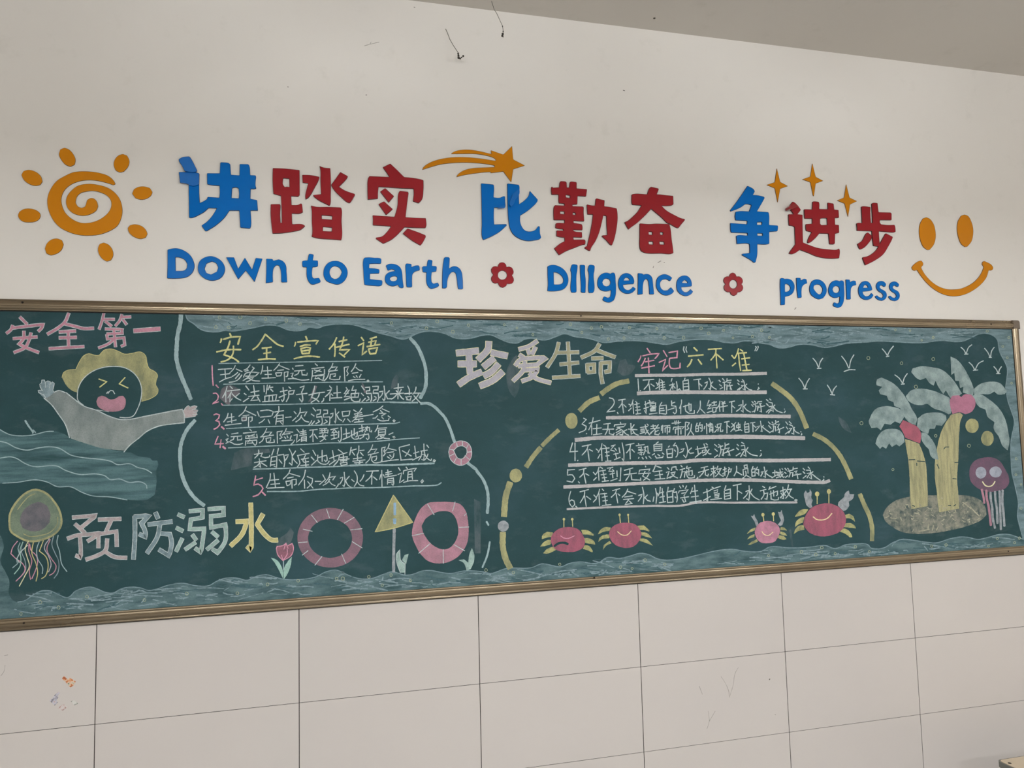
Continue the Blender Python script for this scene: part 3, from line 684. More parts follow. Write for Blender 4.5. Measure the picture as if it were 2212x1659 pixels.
for sx, sz in ((1, 1), (1, 0), (0, 1), (0, 0)):
    x0, z0 = (BX1 - 0.037 if sx else BX0 - 0.0008), (BZ1 - 0.037 if sz else BZ0 - 0.0008)
    bm = bmesh.new(); bmesh.ops.create_cube(bm, size=1)
    for v in bm.verts: v.co = Vector((x0 + (v.co.x + .5) * 0.0378, -0.001 - (0.5 - v.co.y) * 0.0195, z0 + (v.co.z + .5) * 0.0378))
    ox, oz = (BX1 if sx else BX0), (BZ1 if sz else BZ0)
    ed = [e for e in bm.edges if abs((e.verts[0].co - e.verts[1].co).y) > 0.01 and abs(e.verts[0].co.x - ox) < 0.003 and abs(e.verts[0].co.z - oz) < 0.003]
    bmesh.ops.bevel(bm, geom=ed, offset=0.010, segments=5, affect='EDGES', profile=0.5)
    fe = [e for e in bm.edges if all(v.co.y < -0.02 for v in e.verts)]
    bmesh.ops.bevel(bm, geom=fe, offset=0.002, segments=2, affect='EDGES')
    mb = MB(); mb.bm(bm); mb.build('corner_cap', M_CAP, board)
for px, py in ((48, 653), (1255, 682.3), (2140.7, 700.2), (51.5, 1346), (1284, 1248.2), (2178, 1190.7)):
    p = on_wall(px, py, 0.0198); bm = bmesh.new()
    bmesh.ops.create_cone(bm, cap_ends=True, segments=12, radius1=0.0036, radius2=0.0024, depth=0.003)
    bmesh.ops.transform(bm, matrix=Matrix.Translation((p.x, -0.0200, p.z)) @ Matrix.Rotation(math.pi / 2, 4, 'X'), verts=bm.verts)
    mb = MB(); mb.bm(bm); mb.build('frame_screw', M_SCREW, board)

# black strips added as shadow lines: inside top and right rails, under bottom rail
M_SHADE = plain('black_shade', rgb(14, 12, 11), 0.8, var=0.2)
b = MB(); b.box((BX0 + 0.034, -0.0112, BZ1 - FW - 0.0028), (BX1 - 0.034, -0.0098, BZ1 - FW + 0.001)); b.build('shadow_strip', M_SHADE, board)
b = MB(); b.box((BX1 - FW - 0.0022, -0.0112, BZ0 + 0.034), (BX1 - FW + 0.001, -0.0098, BZ1 - 0.034)); b.build('shadow_strip', M_SHADE, board)
b = MB(); b.box((BX0 + 0.01, -0.0075, BZ0 - 0.0024), (BX1 - 0.01, -0.0034, BZ0 + 0.0004)); b.build('shadow_strip', M_SHADE, board)
# ------------------------------------------------------------------ chalk colours
C_WHITE = chalk('white_chalk', (196, 204, 202), 0.62, 1.0, 60)
C_TEXT = chalk('white_chalk_line', (192, 201, 198), 0.72, 1.0, 90, grain=0.2)
C_PALE = chalk('pale_blue_chalk', (158, 178, 178), 0.72, 1.0, 40)
C_PINK = chalk('pink_chalk', (214, 150, 168), 0.75, 1.0, 60)
C_PINKF = chalk('pink_chalk_fill', (196, 138, 152), 0.72, 1.0, 30)
C_YEL = chalk('yellow_chalk', (212, 206, 142), 0.72, 1.0, 60)
C_YELF = chalk('dull_yellow_fill', (172, 166, 120), 0.5, 0.98, 26, (1, 1, .5))
C_YELB = chalk('yellow_fill', (204, 192, 132), 0.72, 1.0, 40)
C_OLIVE = chalk('olive_fill', (166, 160, 130), 0.72, 1.0, 40)
C_CREAM = chalk('cream_chalk', (222, 216, 172), 0.8, 1.0, 60)
C_LILAC = chalk('lilac_fill', (178, 172, 178), 0.85, 1.0, 40)
C_PGREY = chalk('pinkish_grey_fill', (182, 166, 164), 0.7, 1.0, 40)
C_BGREY = chalk('blue_grey_fill', (140, 156, 160), 0.45, 1.0, 40)
C_MINT = chalk('mint_fill', (164, 186, 176), 0.6, 1.0, 40)
C_MINTL = chalk('mint_leaf', (160, 192, 178), 0.8, 1.0, 40)
C_ROBE = chalk('grey_robe_fill', (150, 155, 151), 0.45, 0.92, 12, (1, 1, 0.5), (0, 0.5, 0))
C_SEA = chalk('faint_sea_fill', (96, 124, 126), 0.1, 0.85, 16, (0.35, 1, 3), (0, 0.06, 0))
C_WAVE = chalk('wave_border_fill', (122, 142, 146), 0.35, 1.0, 14, (0.6, 1, 3.2))
C_WAVEB = chalk('lower_wave_border_fill', (100, 122, 124), 0.15, 0.98, 15, (0.7, 1, 2.4))
C_BAR = chalk('pale_pink_bar', (186, 180, 178), 0.8, 1.0, 26, (0.6, 1, 2.0))
C_RINGA = chalk('mauve_fill', (138, 106, 116), 0.7, 1.0, 24)
C_RINGB = chalk('rose_fill', (178, 130, 142), 0.7, 1.0, 24)
C_CRAB = chalk('crab_red_fill', (164, 94, 110), 0.62, 1.0, 26, (2, 1, 0.6))
C_CRABP = chalk('crab_pink_fill', (192, 132, 150), 0.6, 1.0, 26)
C_LEG = chalk('crab_leg_fill', (178, 172, 118), 0.5, 1.0, 60)
C_CLAW = chalk('grey_claw_fill', (160, 162, 164), 0.6, 1.0, 60)
C_PALM = chalk('palm_leaf_fill', (150, 165, 162), 0.55, 1.0, 26)
C_TRUNK = chalk('trunk_fill', (178, 170, 128), 0.6, 1.0, 30, (3, 1, 0.35))
C_HEART = chalk('palm_heart_pink', (178, 118, 138), 0.75, 1.0, 26)
C_REDF = chalk('palm_heart_red', (172, 96, 110), 0.75, 1.0, 26)
C_ISLE = chalk('island_fill', (138, 136, 122), 0.2, 1.0, 45)
C_JELLY = chalk('purple_jelly_fill', (116, 88, 104), 0.6, 1.0, 18)
C_JELLE = chalk('jelly_eye_fill', (166, 168, 178), 0.7, 1.0, 40)
C_OLIVD = chalk('dark_olive_fill', (120, 132, 112), 0.55, 1.0, 24)
C_GREYP = chalk('grey_purple_fill', (112, 106, 110), 0.55, 1.0, 30)
C_SMEAR = chalk('erased_smear', (96, 104, 106), 0.0, 0.75, 22, (1, 1, 0.6), (0, 0.6, 0))
C_SMEARP = chalk('pinkish_smear', (120, 110, 114), 0.2, 0.95, 22)
C_SMILE = chalk('cream_smile', (226, 206, 160), 0.9, 1.0, 60)
C_TPINK = chalk('tulip_pink', (150, 100, 112), 0.55, 1.0, 50)
C_DOTB = chalk('sky_blue_chalk', (150, 180, 205), 0.7, 1.0, 60)
C_DARK = chalk('bare_board_scratch', (40, 66, 68), 1, 1)

# ------------------------------------------------------------------ erased smears (lowest)
for txt, reg, m_, lab in (
    ("740,480 770,380 820,300 860,260 900,400 900,560 880,700 840,770 780,700", 'j', C_SMEAR, 'faint grey smear behind the heading character 爱'),
    ("280,530 330,340 440,300 480,400 600,420 620,450 540,560 470,600 380,610", 'k', C_SMEAR, 'faint grey smear left of the pink characters 牢记'),
    ("1300,700 1340,580 1440,500 1480,440 1520,500 1490,600 1330,800 1300,780", 'd', C_SMEAR, 'faint grey smear above the tulip'),
    ("1440,960 1480,850 1520,800 1560,860 1530,980 1430,1040", 'g', C_SMEAR, 'faint grey smear right of the second white line'),
    ("1180,1240 1300,1330 1380,1490 1280,1440 1200,1330", 's', C_SMEAR, 'faint grey smear left of the palm leaves'),
    ("1680,430 1760,470 1760,1080 1690,1080", 'e', C_SMEAR, 'faint grey smear right of the rose pink life ring'),
    ("860,870 890,850 925,1110 900,1110", 'r', C_SMEAR, 'faint grey smear between the two right crabs'),
    ("560,1010 700,940 1200,930 1220,1000 900,1040 880,1240 700,1280 500,1330", 'h', C_SMEAR, 'faint grey smear left of the fifth white line'),
    ("800,1260 860,1210 960,1200 1110,1270 1060,1350 960,1420 930,1520 860,1480 770,1400", 'f', C_SMEARP, 'pinkish smear behind the character 依'),
    ("110,1240 150,1180 190,1040 230,980 260,990 220,1100 160,1230", 'g', C_SMEARP, 'pinkish smear behind the character 女'),
    ("965,930 990,950 1040,1090 1010,1100", 'g', C_SMEARP, 'pinkish smear beside the character 溺'),
    ("700,380 780,350 800,400 720,425", 'h', C_SMEARP, 'pinkish smear inside the character 命')):
    mk = Mark(0.0002); mk.areas(txt, reg); mk.build('chalk_smear', m_, board, lab)

# ------------------------------------------------------------------ blue wave borders
top_edge = pts("225,60 260,150 350,210 480,310 740,345 830,325 1000,330 1200,300 1400,260 1500,238 1700,250 1850,310 2000,328 2150,300 "
  "@g 120,50 250,65 400,20 640,0 800,5 1000,60 1200,130 1400,180 1640,240 1720,215 1850,150 2000,115 "
  "@j 0,0 130,55 300,60 470,20 560,20 650,60 760,105 870,115 960,70 1050,60 1200,80 1330,40 1430,5 1560,40 1720,60 "
  "@K 480,1620 700,1600 900,1590 1100,1600 1300,1630 1480,1650 1650,1610 1900,1575 2212,1580 @L 200,1620 350,1625 500,1595 700,1610 "
  "@s 0,140 150,165 280,215 400,215 600,165 780,170 980,210 1100,195 1300,150 1600,130 1800,115 2100,130 "
  "@v 0,740 250,735 400,710 600,695 860,720 1000,705 1200,620 1300,570 1430,550", 'f')
wt = Mark(0.0003)
over = [(x, y) for x, y in ((2141, 700), (1840, 697), (1540, 690), (1240, 683), (940, 676), (640, 668), (440, 663.5), (402, 664))]
wt.area([top_edge + over], 0, 0.3)
wt.build('wave_border', C_WAVE, board, 'pale blue scalloped chalk border along the top of the board')
right_edge = pts("1430,550 1560,580 1680,680 1710,850 1740,950 1830,1120 1880,1250 1870,1450 1840,1659 @t 1965,600 1990,780 2040,930 2080,1060 2070,1160 2040,1300 2030,1480 @u 2025,350 2040,550 2090,760 2130,980 2120,1180 2160,1350 2200,1500", 'v')
wr = Mark(0.0003)
wr.area([right_edge + [(2212, 1168), (2222, 1176), (2222, 1000), (2203, 850), (2188, 703), (2141, 700)]], 0, 0.3)
wr.build('wave_border', C_WAVE, board, 'pale blue chalk border down the right end of the board')
bot = pts("0,310 30,370 45,450 15,560 10,640 60,740 110,850 110,1020 150,1080 210,1110 300,1090 400,1020 500,975 600,975 700,1020 810,1055 900,980 1000,940 1090,930 1170,955 1250,990 1350,1000 1450,950 1560,930 1680,940 1770,970 1850,960 2000,910 2120,885 "
  "@d 100,1110 200,1105 350,1135 500,1135 600,1080 700,1045 850,1045 960,1070 1080,1020 1200,1005 1320,1040 1420,1060 1600,1060 1780,1030 1900,970 2020,948 2120,980 "
  "@e 100,1300 200,1350 330,1385 460,1380 600,1330 700,1300 860,1340 950,1330 1060,1290 1170,1285 1300,1310 1400,1320 1560,1290 1690,1290 1830,1310 "
  "@q 100,1210 300,1150 600,1140 720,1095 870,1120 950,1130 1050,1090 1180,1070 1330,1090 1400,1080 1500,1020 1650,1030 1780,1000 1900,968 2000,985 2090,1030 2212,1050 "
  "@r 0,1150 200,1180 450,1180 560,1120 660,1110 800,1125 1000,1130 1200,1115 1400,1095 1550,1140 1700,1085 1850,1070 2050,1090 "
  "@u 0,1620 200,1620 300,1560 450,1500 600,1510 800,1540 950,1550 1150,1490 1290,1465 1400,1470 1550,1500 1700,1470 1850,1430 2000,1430 2150,1480 2212,1500", 'c')
wb = Mark(0.0003)
wb.area([bot + [(2212, 1186), (1972, 1200), (1600, 1228), (1200, 1256), (800, 1285), (400, 1313), (0, 1342), (-14, 1342), (-14, 1150)]], 0, 0.3)
wb.build('wave_border', C_WAVEB, board, 'blue-grey wavy chalk border along the bottom of the board')
# streaks of the chalk inside the borders
def streaks(edge, sgn, count, seed, mats, spread, name, label):
    rnd = random.Random(seed); mkk = Mark(0.00055)
    for q in range(count):
        k = rnd.randrange(2, len(edge) - 3)
        x, y = edge[k]; off = rnd.uniform(4, spread); L = rnd.uniform(14, 60); a = rnd.gauss(0.0, 0.22)
        mx = rnd.random()
        if mx < 0.25: a = rnd.uniform(-1.2, 1.2); L *= 0.4
        y2 = y + sgn * off; x += rnd.uniform(-15, 15)
        if sgn < 0:
            lim = 664 + (x - 400) * 0.0235 + 6
            if y2 < lim: y2 = lim + rnd.uniform(0, 6)
        else:
            lim = 1337 - x * 0.0715 - 5
            if y2 > lim: y2 = lim - rnd.uniform(0, 6)
        dx, dy = math.cos(a) * L / 2, math.sin(a) * L / 2 * 0.6
        P = [(x - dx, y2 - dy), (x + rnd.uniform(-3, 3), y2 + rnd.uniform(-2.5, 2.5)), (x + dx, y2 + dy)]
        mkk.line(P, rnd.uniform(1.0, 3.4), rnd.choice([0, 0, 1]), taper=0.3, jit=0.3)
    return mkk.build(name, mats, board, label)
C_STL = chalk('wave_light_streak', (136, 154, 158), 0.5, 1.0, 80)
C_STD = chalk('wave_dark_streak', (74, 100, 104), 0.6, 1.0, 80)
streaks(top_edge[2:], -1, 300, 3, [C_STL, C_STD], 42, 'wave_streaks', 'light and dark chalk streaks in the top border')['kind'] = 'stuff'
streaks(bot[8:], 1, 340, 5, [C_STL, C_STD], 40, 'wave_streaks', 'light and dark chalk streaks in the bottom border')['kind'] = 'stuff'
mk = Mark(0.0006)
C_EDGE = chalk('wave_edge_line', (128, 148, 152), 0.6, 1.0, 60)
mk.line(smooth(top_edge, False, 60, 4), 2.6); mk.line(smooth(bot[9:], False, 60, 4), 2.0); mk.line(smooth(right_edge, False, 60, 4), 2.0)
mk.build('wave_outline', C_EDGE, board, 'paler chalk line along the wavy edge of the border')
# small rings drawn as bubbles
BUB = [('f', "770,115 1100,110 1500,140 1830,165 1255,210 2050,220 710,270 915,275", 27), ('I', "630,1310 1360,1285 1860,1345 1190,1395 1610,1450", 25),
  ('J', "365,1340 565,1390 820,1495 1415,1330 1750,1390 1600,1460 1910,1370", 20), ('K', "885,1385 1320,1400 545,1565 795,1550 1435,1550 1745,1545 1690,1375 2025,1395 2145,1475", 22),
  ('L', "170,1425 430,1390 320,1545 630,1525 775,1425 900,1540", 20), ('M', "1430,1420 1665,1430 2035,1540 1850,1585", 18),
  ('v', "400,640 1480,510 1910,640 1790,815 1880,1040 1965,1545", 24), ('c', "480,1110 1040,1045 700,1175 250,1250 1725,1085", 20), ('d', "240,1230 845,1225 1205,1120 1570,1075 2030,1050 2105,1050", 20),
  ('e', "425,1360 920,1405 585,1460 1825,1280 2150,1310 690,1340", 16), ('q', "935,1100 1955,1050 1660,1135 1800,1150 2190,1100", 16), ('r', "1350,1125 1260,1230 1550,1215 1850,1115 2060,1185 1045,1190 555,1245", 21),
  ('w', "1680,765 2120,760 2025,850 660,895 375,920 1505,920", 24), ('u', "2100,340 2095,570 2170,710 2170,1050 325,495", 16), ('t', "100,210 550,280 980,225 745,600 1015,1265 1465,1400 5,1095", 22)]
C_BUB = chalk('pale_yellow_ring', (168, 174, 142), 0.75, 1.0, 90)
nb_ = 0
for reg, s, rad in BUB:
    for (x, y) in pts(s, reg):
        rr = rad / REG[reg][2] * random.uniform(0.75, 1.1); ph = random.uniform(0, 6)
        P = [(x + rr * math.cos(ph + w * 2 * math.pi / 9) * random.uniform(.85, 1.1), y + rr * 1.05 * math.sin(ph + w * 2 * math.pi / 9) * random.uniform(.85, 1.1)) for w in range(10)]
        m_ = Mark(0.0009); m_.line(P, 1.1)
        m_.build('chalk_bubble', C_BUB, board); nb_ += 1

# ------------------------------------------------------------------ big outlined headings
def heading(name, txt, reg, w, fillm, outm, label, ow=1.1):
    f_ = Mark(0.0010); o_ = Mark(0.0007)
    k = REG[reg][2]
    for P in strokes(txt, reg):
        o_.line(P, w / k + 2 * ow, taper=1.2, jit=0.05); f_.line(P, w / k - 0.4, taper=1.15, jit=0.05)
    fo = f_.build('chalk_character', fillm, board, label)
    oo = o_.build('character_outline', outm, fo)
    return fo
for txt, w, lab in (
 ("240,140 320,220; 150,240 130,290 80,330; 140,270 300,250 515,225 495,270 460,305; 285,310 280,400 225,460 330,510 460,560; 370,330 340,430 300,500 170,560; 160,395 440,375", 31, 'pink outlined chalk character 安, top left corner of the board'),
 ("820,95 780,190 690,270 570,340; 780,220 900,250 1000,275 1115,272; 710,315 900,305; 710,385 910,380; 815,315 820,490; 590,515 1000,490", 32, 'pink outlined chalk character 全 in the top left heading'),
 ("1240,95 1220,180 1185,280; 1235,165 1365,165; 1260,190 1330,245; 1455,110 1430,180 1380,240; 1450,140 1560,135; 1470,170 1510,225; 1260,280 1460,285 1450,330; 1280,340 1470,330; 1275,350 1285,400 1480,385 1490,470 1450,485; 1360,290 1380,490; 1370,400 1290,460 1180,505", 27, 'pink outlined chalk character 第 in the top left heading'),
 ("1605,302 1905,280", 48, 'pink outlined chalk character 一, a single bar')):
    heading('h', txt, 'a', w, C_PINKF, C_WHITE, lab)
heading('h', "870,100 1150,75 1080,130 970,220; 900,180 1010,280; 810,350 930,310 1080,300 1200,280 1100,350 1050,380; 955,320 965,480 965,575 910,555; 1180,125 1440,115; 1330,130 1270,260; 1170,300 1390,265 1395,440; 1175,310 1175,455; 1280,360 1260,490 1170,550 1030,600; 1260,510 1370,570 1510,580", 'c', 40, C_PGREY, C_WHITE, 'greyish pink outlined chalk character 预, lower left heading')
heading('h', "1610,90 1612,300 1595,590; 1610,90 1780,75 1690,170 1730,250 1740,330 1670,300; 1860,45 1885,105; 1775,182 2050,148; 1910,190 1880,330 1760,520; 1930,290 2030,300 2050,400 2020,555 1905,485", 'c', 44, C_BGREY, C_WHITE, 'blue-grey outlined chalk character 防, lower left heading')
heading('h', "140,285 205,315; 120,445 190,480; 185,575 115,720; 275,245 430,230 425,320 290,345 275,460 450,455 430,600 410,735 345,690; 310,530 350,585; 225,700 340,620; 500,220 680,205 680,290 530,305 530,440 705,405 700,600 610,740 550,700; 545,495 610,550; 485,700 610,595", 'd', 40, C_MINT, C_WHITE, 'pale mint outlined chalk character 溺, lower left heading')
heading('h', "1005,155 1012,450 1010,705 965,670; 835,370 960,365 900,520 770,655; 1148,285 1085,395; 1080,400 1170,520 1260,590 1320,590", 'd', 46, C_YELB, C_CREAM, 'yellow chalk character 水 ending the lower left heading')
heading('h', "155,235 395,210; 175,365 370,365; 290,220 305,470; 180,605 290,530 435,465; 530,110 520,190 410,310; 570,232 740,268; 585,305 475,395; 640,375 560,460 480,505; 690,465 580,560 435,625", 'j', 72, C_LILAC, C_CREAM, 'large lilac chalk character 珍 with yellow outline, middle heading')
heading('h', "1105,95 1000,160 895,190; 900,260 940,285; 1000,200 1015,245; 1085,170 1050,245; 850,380 900,320 1050,295 1215,290 1110,370; 960,340 940,440 825,565; 890,390 1115,375; 960,440 1120,430 1050,520 930,570; 1020,480 1100,540 1265,590", 'j', 46, C_LILAC, C_CREAM, 'large lilac chalk character 爱 with yellow outline, middle heading')
heading('h', "1365,115 1330,240 1230,400; 1350,232 1600,225; 1475,110 1500,515; 1385,370 1600,350; 1295,530 1615,510", 'j', 38, C_OLIVE, C_WHITE, 'dull yellow chalk character 生 with white outline, middle heading')
heading('h', "1850,130 1800,205 1640,288; 1830,205 1930,245 2035,283; 1765,300 1890,295; 1705,370 1712,465; 1705,378 1788,372 1788,460 1715,465; 1870,350 1868,480 1888,595; 1870,355 1978,348 1972,450 1920,462", 'j', 40, C_OLIVE, C_WHITE, 'dull yellow chalk character 命 with white outline, middle heading')

# ------------------------------------------------------------------ handwriting
def writing(name, parts, mat, label, w=None):
    mk = Mark(0.0010)
    for reg, txt, ww in parts: mk.lines(txt, reg, ww, jit=0.16)
    return mk.build(name, mat, board, label)
TW = 2.2
writing('chalk_writing', [('f', "930,370 952,415; 800,455 790,500 780,515; 830,465 950,430 1100,420 1080,480 1062,545; 935,490 905,590 840,710 940,745 1000,770 1075,825; 990,570 985,680 940,760 880,800 790,825; 720,665 900,630 1110,628; 1500,380 1420,510 1360,585 1295,630; 1510,395 1620,490 1700,550 1785,575; 1445,607 1595,590; 1470,690 1585,672; 1518,600 1518,775; 1385,790 1520,775 1660,778", 3.6),
  ('g', "75,195 100,250; -84,289 -92,330 -104,354; -54,287 80,275 275,260 240,320; -14,359 60,335 150,335; 0,389 21,469; 0,395 90,370 150,380 130,470; 20,430 130,415; 20,470 130,465; -110,554 0,525 150,512 300,525; 570,215 520,320 450,400; 540,315 545,420 535,520; 605,280 735,250; 555,372 770,322; 682,205 660,310 615,412 775,405 690,492; 610,460 700,525; 960,210 1000,265; 910,345 1000,300 975,490 1050,430; 1100,235 1205,205; 1130,240 1110,350; 1075,290 1195,265 1175,340; 1050,360 1260,325; 1075,400 1100,470; 1075,400 1220,375 1190,465; 1100,475 1195,465", 3.4)],
  C_YEL, 'yellow chalk title 安全宣传语 above the left list')
def num(parts, label): writing('chalk_number', parts, C_PINK, label)
num([('f', "650,880 655,1050 668,1200; 710,1190 750,1235", 2.8)], 'pink chalk number 1 of the left list')
num([('f', "665,1325 710,1320 750,1370 740,1420 655,1490 755,1460; 795,1485 820,1515", 2.4)], 'pink chalk number 2 of the left list')
num([('h', "185,310 230,290 290,310 275,370 215,410 280,430 295,490 250,540 185,572", 2.6), ('h', "325,525 375,568", 4)], 'pink chalk number 3 of the left list')
num([('h', "265,700 205,845 365,835; 320,760 300,915", 2.6), ('h', "350,890 400,930", 4)], 'pink chalk number 4 of the left list')
num([('h', "955,1425 945,1490 920,1600 1000,1580 1060,1610 1090,1659 @d 1135,0 1090,50 1030,70", 2.8), ('h', "945,1510 1085,1465", 2.4), ('d', "1140,15 1180,55", 3)], 'pink chalk number 5 of the left list')
writing('chalk_writing', [('f', "745,945 965,930; 780,1030 935,1010; 855,945 865,1090; 765,1145 860,1095 960,1065; 1020,880 990,940 930,1000; 1030,935 1130,980; 1060,990 1000,1040 970,1055; 1090,1010 1020,1090; 1125,1030 1060,1110 990,1140 920,1150;"
  "1255,870 1210,930 1155,955; 1170,975 1230,955; 1205,940 1225,965; 1290,905 1320,920 1270,985; 1150,1070 1180,1010 1400,990 1340,1050; 1180,1050 1330,1050; 1260,1000 1230,1060 1140,1125; 1200,1085 1320,1070 1250,1120 1190,1145; 1230,1080 1300,1120 1410,1130;"
  "1455,880 1450,940 1425,1020; 1455,970 1600,960; 1530,900 1545,1080; 1490,1025 1600,1020; 1440,1085 1660,1075;"
  "1725,850 1690,900 1630,960; 1720,880 1800,915 1880,945; 1690,960 1790,950; 1660,1000 1680,1050; 1665,1000 1760,995 1745,1045; 1675,1050 1745,1045; 1800,990 1805,1135; 1800,990 1860,980 1850,1050 1825,1060;"
  "1975,890 2100,880; 1930,920 1942,945; 1960,970 2130,955; 2040,965 2020,1010 1960,1040; 2075,965 2085,1030 2160,1035 2165,1000; 1900,1010 1940,1000 1920,1060 1950,1080; 1860,1095 1960,1090 2080,1115 2195,1105", TW),
  ('g', "225,630 265,665; 170,710 370,690; 210,730 330,760; 310,725 220,775; 185,735 180,830 370,800; 375,720 375,800; 180,820 165,905; 180,825 370,820 350,900 310,880; 250,820 220,870 300,865; 270,850 300,880;"
  "510,625 490,680 440,740; 490,690 580,680 540,740; 435,755 585,735; 450,760 420,850 370,905; 470,800 555,790 545,830 520,835; 470,800 460,870 500,885 615,880 625,830;"
  "690,690 700,910; 690,690 765,680 730,750 755,790 730,825; 875,630 850,690 800,760; 875,690 930,735 980,745; 815,785 910,770; 835,835 865,855; 880,820 900,850; 960,800 930,850; 755,905 850,885 1020,880; 1070,890 1085,905 1070,918 1055,905 1070,890", TW)],
  C_TEXT, 'white chalk line reading 珍爱生命远离危险')
writing('chalk_writing', [('f', "890,1210 870,1290 815,1395; 865,1300 870,1465; 935,1210 975,1250; 890,1290 1095,1265; 960,1300 900,1400; 940,1340 930,1460 970,1410; 965,1330 1040,1400 1110,1435; 1085,1325 1020,1380;"
  "1185,1205 1240,1275; 1160,1325 1195,1350; 1145,1460 1235,1400; 1265,1310 1400,1285; 1310,1200 1330,1350; 1230,1375 1400,1355; 1330,1360 1265,1440 1380,1430; 1370,1380 1415,1455;"
  "1475,1200 1480,1300; 1530,1190 1510,1340; 1570,1200 1540,1270; 1550,1235 1620,1225; 1580,1255 1620,1295; 1490,1370 1490,1450; 1490,1370 1680,1345 1660,1440; 1560,1370 1555,1440; 1610,1360 1615,1440; 1450,1460 1720,1440;"
  "1735,1300 1850,1275; 1780,1230 1790,1430 1770,1455 1755,1425; 1715,1390 1830,1340; 1870,1220 1905,1250; 1870,1290 1960,1275 1940,1335 1870,1340; 1870,1290 1870,1380 1830,1460;"
  "2050,1230 2120,1210 2080,1300; 2075,1300 2095,1430 2085,1465 2040,1410; 1990,1345 2165,1325", TW + .2),
  ('g', "220,985 200,1080 170,1170 230,1190 290,1240; 300,1085 270,1170 160,1250; 125,1130 250,1100 380,1085; 365,1180 360,1215 330,1245;"
  "455,985 490,1025; 420,1060 490,1050 440,1110 385,1160; 465,1110 460,1220; 480,1110 510,1140; 575,985 578,1175; 520,1100 635,1090; 480,1180 655,1170;"
  "720,1010 740,1040 690,1110 760,1100; 770,1050 690,1160 780,1150; 690,1210 790,1170; 835,985 810,1060; 810,1060 880,1050 860,1110; 800,1110 925,1100 910,1165 800,1165; 860,1105 860,1160; 800,1110 810,1210 850,1235 935,1230 945,1190;"
  "965,985 1010,1050; 960,1100 1000,1140; 970,1240 1030,1180; 1025,1010 1095,1005 1095,1060 1040,1065; 1045,1065 1040,1105 1120,1105 1125,1200 1110,1235; 1060,1150 1085,1180; 1040,1225 1090,1195; 1140,995 1235,990 1225,1050 1160,1050; 1160,1050 1150,1100 1230,1100 1235,1200 1215,1235; 1170,1150 1200,1170; 1150,1225 1200,1190;"
  "1325,985 1335,1200 1325,1220 1300,1190; 1250,1080 1310,1070 1290,1130 1250,1175; 1410,1060 1350,1120; 1345,1110 1380,1190 1440,1190;"
  "1550,950 1545,1195; 1480,1025 1635,1005; 1515,1060 1540,1085; 1600,1040 1570,1090; 1420,1115 1640,1100; 1540,1110 1470,1180 1440,1195; 1560,1110 1610,1180 1640,1200;"
  "1700,985 1725,1040 1725,1130; 1650,1110 1770,1100; 1670,1155 1700,1205; 1690,1160 1760,1150 1740,1210 1680,1205; 1835,1000 1820,1070 1780,1120; 1800,1100 1910,1100; 1880,1110 1830,1180 1770,1230; 1800,1140 1850,1200 1900,1250", TW + .2)],
  C_TEXT, 'white chalk line reading 依法监护子女,社绝溺水来故')
writing('chalk_writing', [('h', "450,275 430,350 365,440; 430,365 560,340; 510,285 515,460; 430,440 600,400; 390,500 690,465;"
  "785,155 740,250 645,335; 770,230 960,320; 720,325 835,310; 700,360 705,420; 700,355 790,345 780,410 710,420; 825,350 825,530; 830,350 890,345 890,410 860,430;"
  "985,245 1020,335; 1040,235 1200,220 1280,250 1255,320; 1040,350 1240,330; 1120,385 1075,430 1015,460; 1185,395 1215,465;"
  "1380,150 1380,240 1290,360; 1300,255 1470,230; 1345,320 1325,485; 1345,320 1460,310 1460,490 1410,440; 1345,380 1455,370; 1335,430 1450,415; 1500,355 1610,345;"
  "1660,245 1700,290; 1630,420 1700,355; 1775,180 1770,260 1720,340; 1765,270 1895,250 1850,330; 1800,310 1770,380 1690,440; 1790,340 1860,420 1935,440; 1985,410 1975,440 1930,495;"
  "2005,175 2060,240; 1975,290 2030,330; 1980,490 2040,420; 2080,220 2150,215 2140,290 2085,300; 2080,300 2075,350 2170,340 2175,470 2150,490; 2100,400 2130,430; 2060,470 2130,430", TW),
  ('i', "75,135 150,135 150,200 80,205; 75,215 75,265 190,260 190,360 175,415; 110,315 145,345; 80,385 145,350;"
  "290,110 300,330 290,375 275,335; 205,205 250,190 245,240 200,290; 360,165 310,220; 320,225 360,300 410,330;"
  "415,160 430,250; 425,165 560,150 545,225; 425,250 540,235; 470,290 430,355; 515,295 570,355;"
  "625,130 680,165; 780,100 735,170; 640,210 780,180; 650,245 790,215; 620,270 800,250; 710,170 690,260 600,345; 660,310 800,290; 725,300 725,340; 640,360 815,340; 800,245 990,215;"
  "1170,55 1120,100 985,170; 1150,110 1285,170; 1120,140 1160,180; 1100,195 1225,190 1140,245; 980,285 1030,280 1070,235; 1065,300 1120,330 1270,325 1280,285; 1145,265 1180,300; 1260,240 1310,275; 1372,312 1392,330 1372,348 1352,330 1372,312", TW)],
  C_TEXT, 'white chalk line reading 生命只有一次,溺水只差一念')
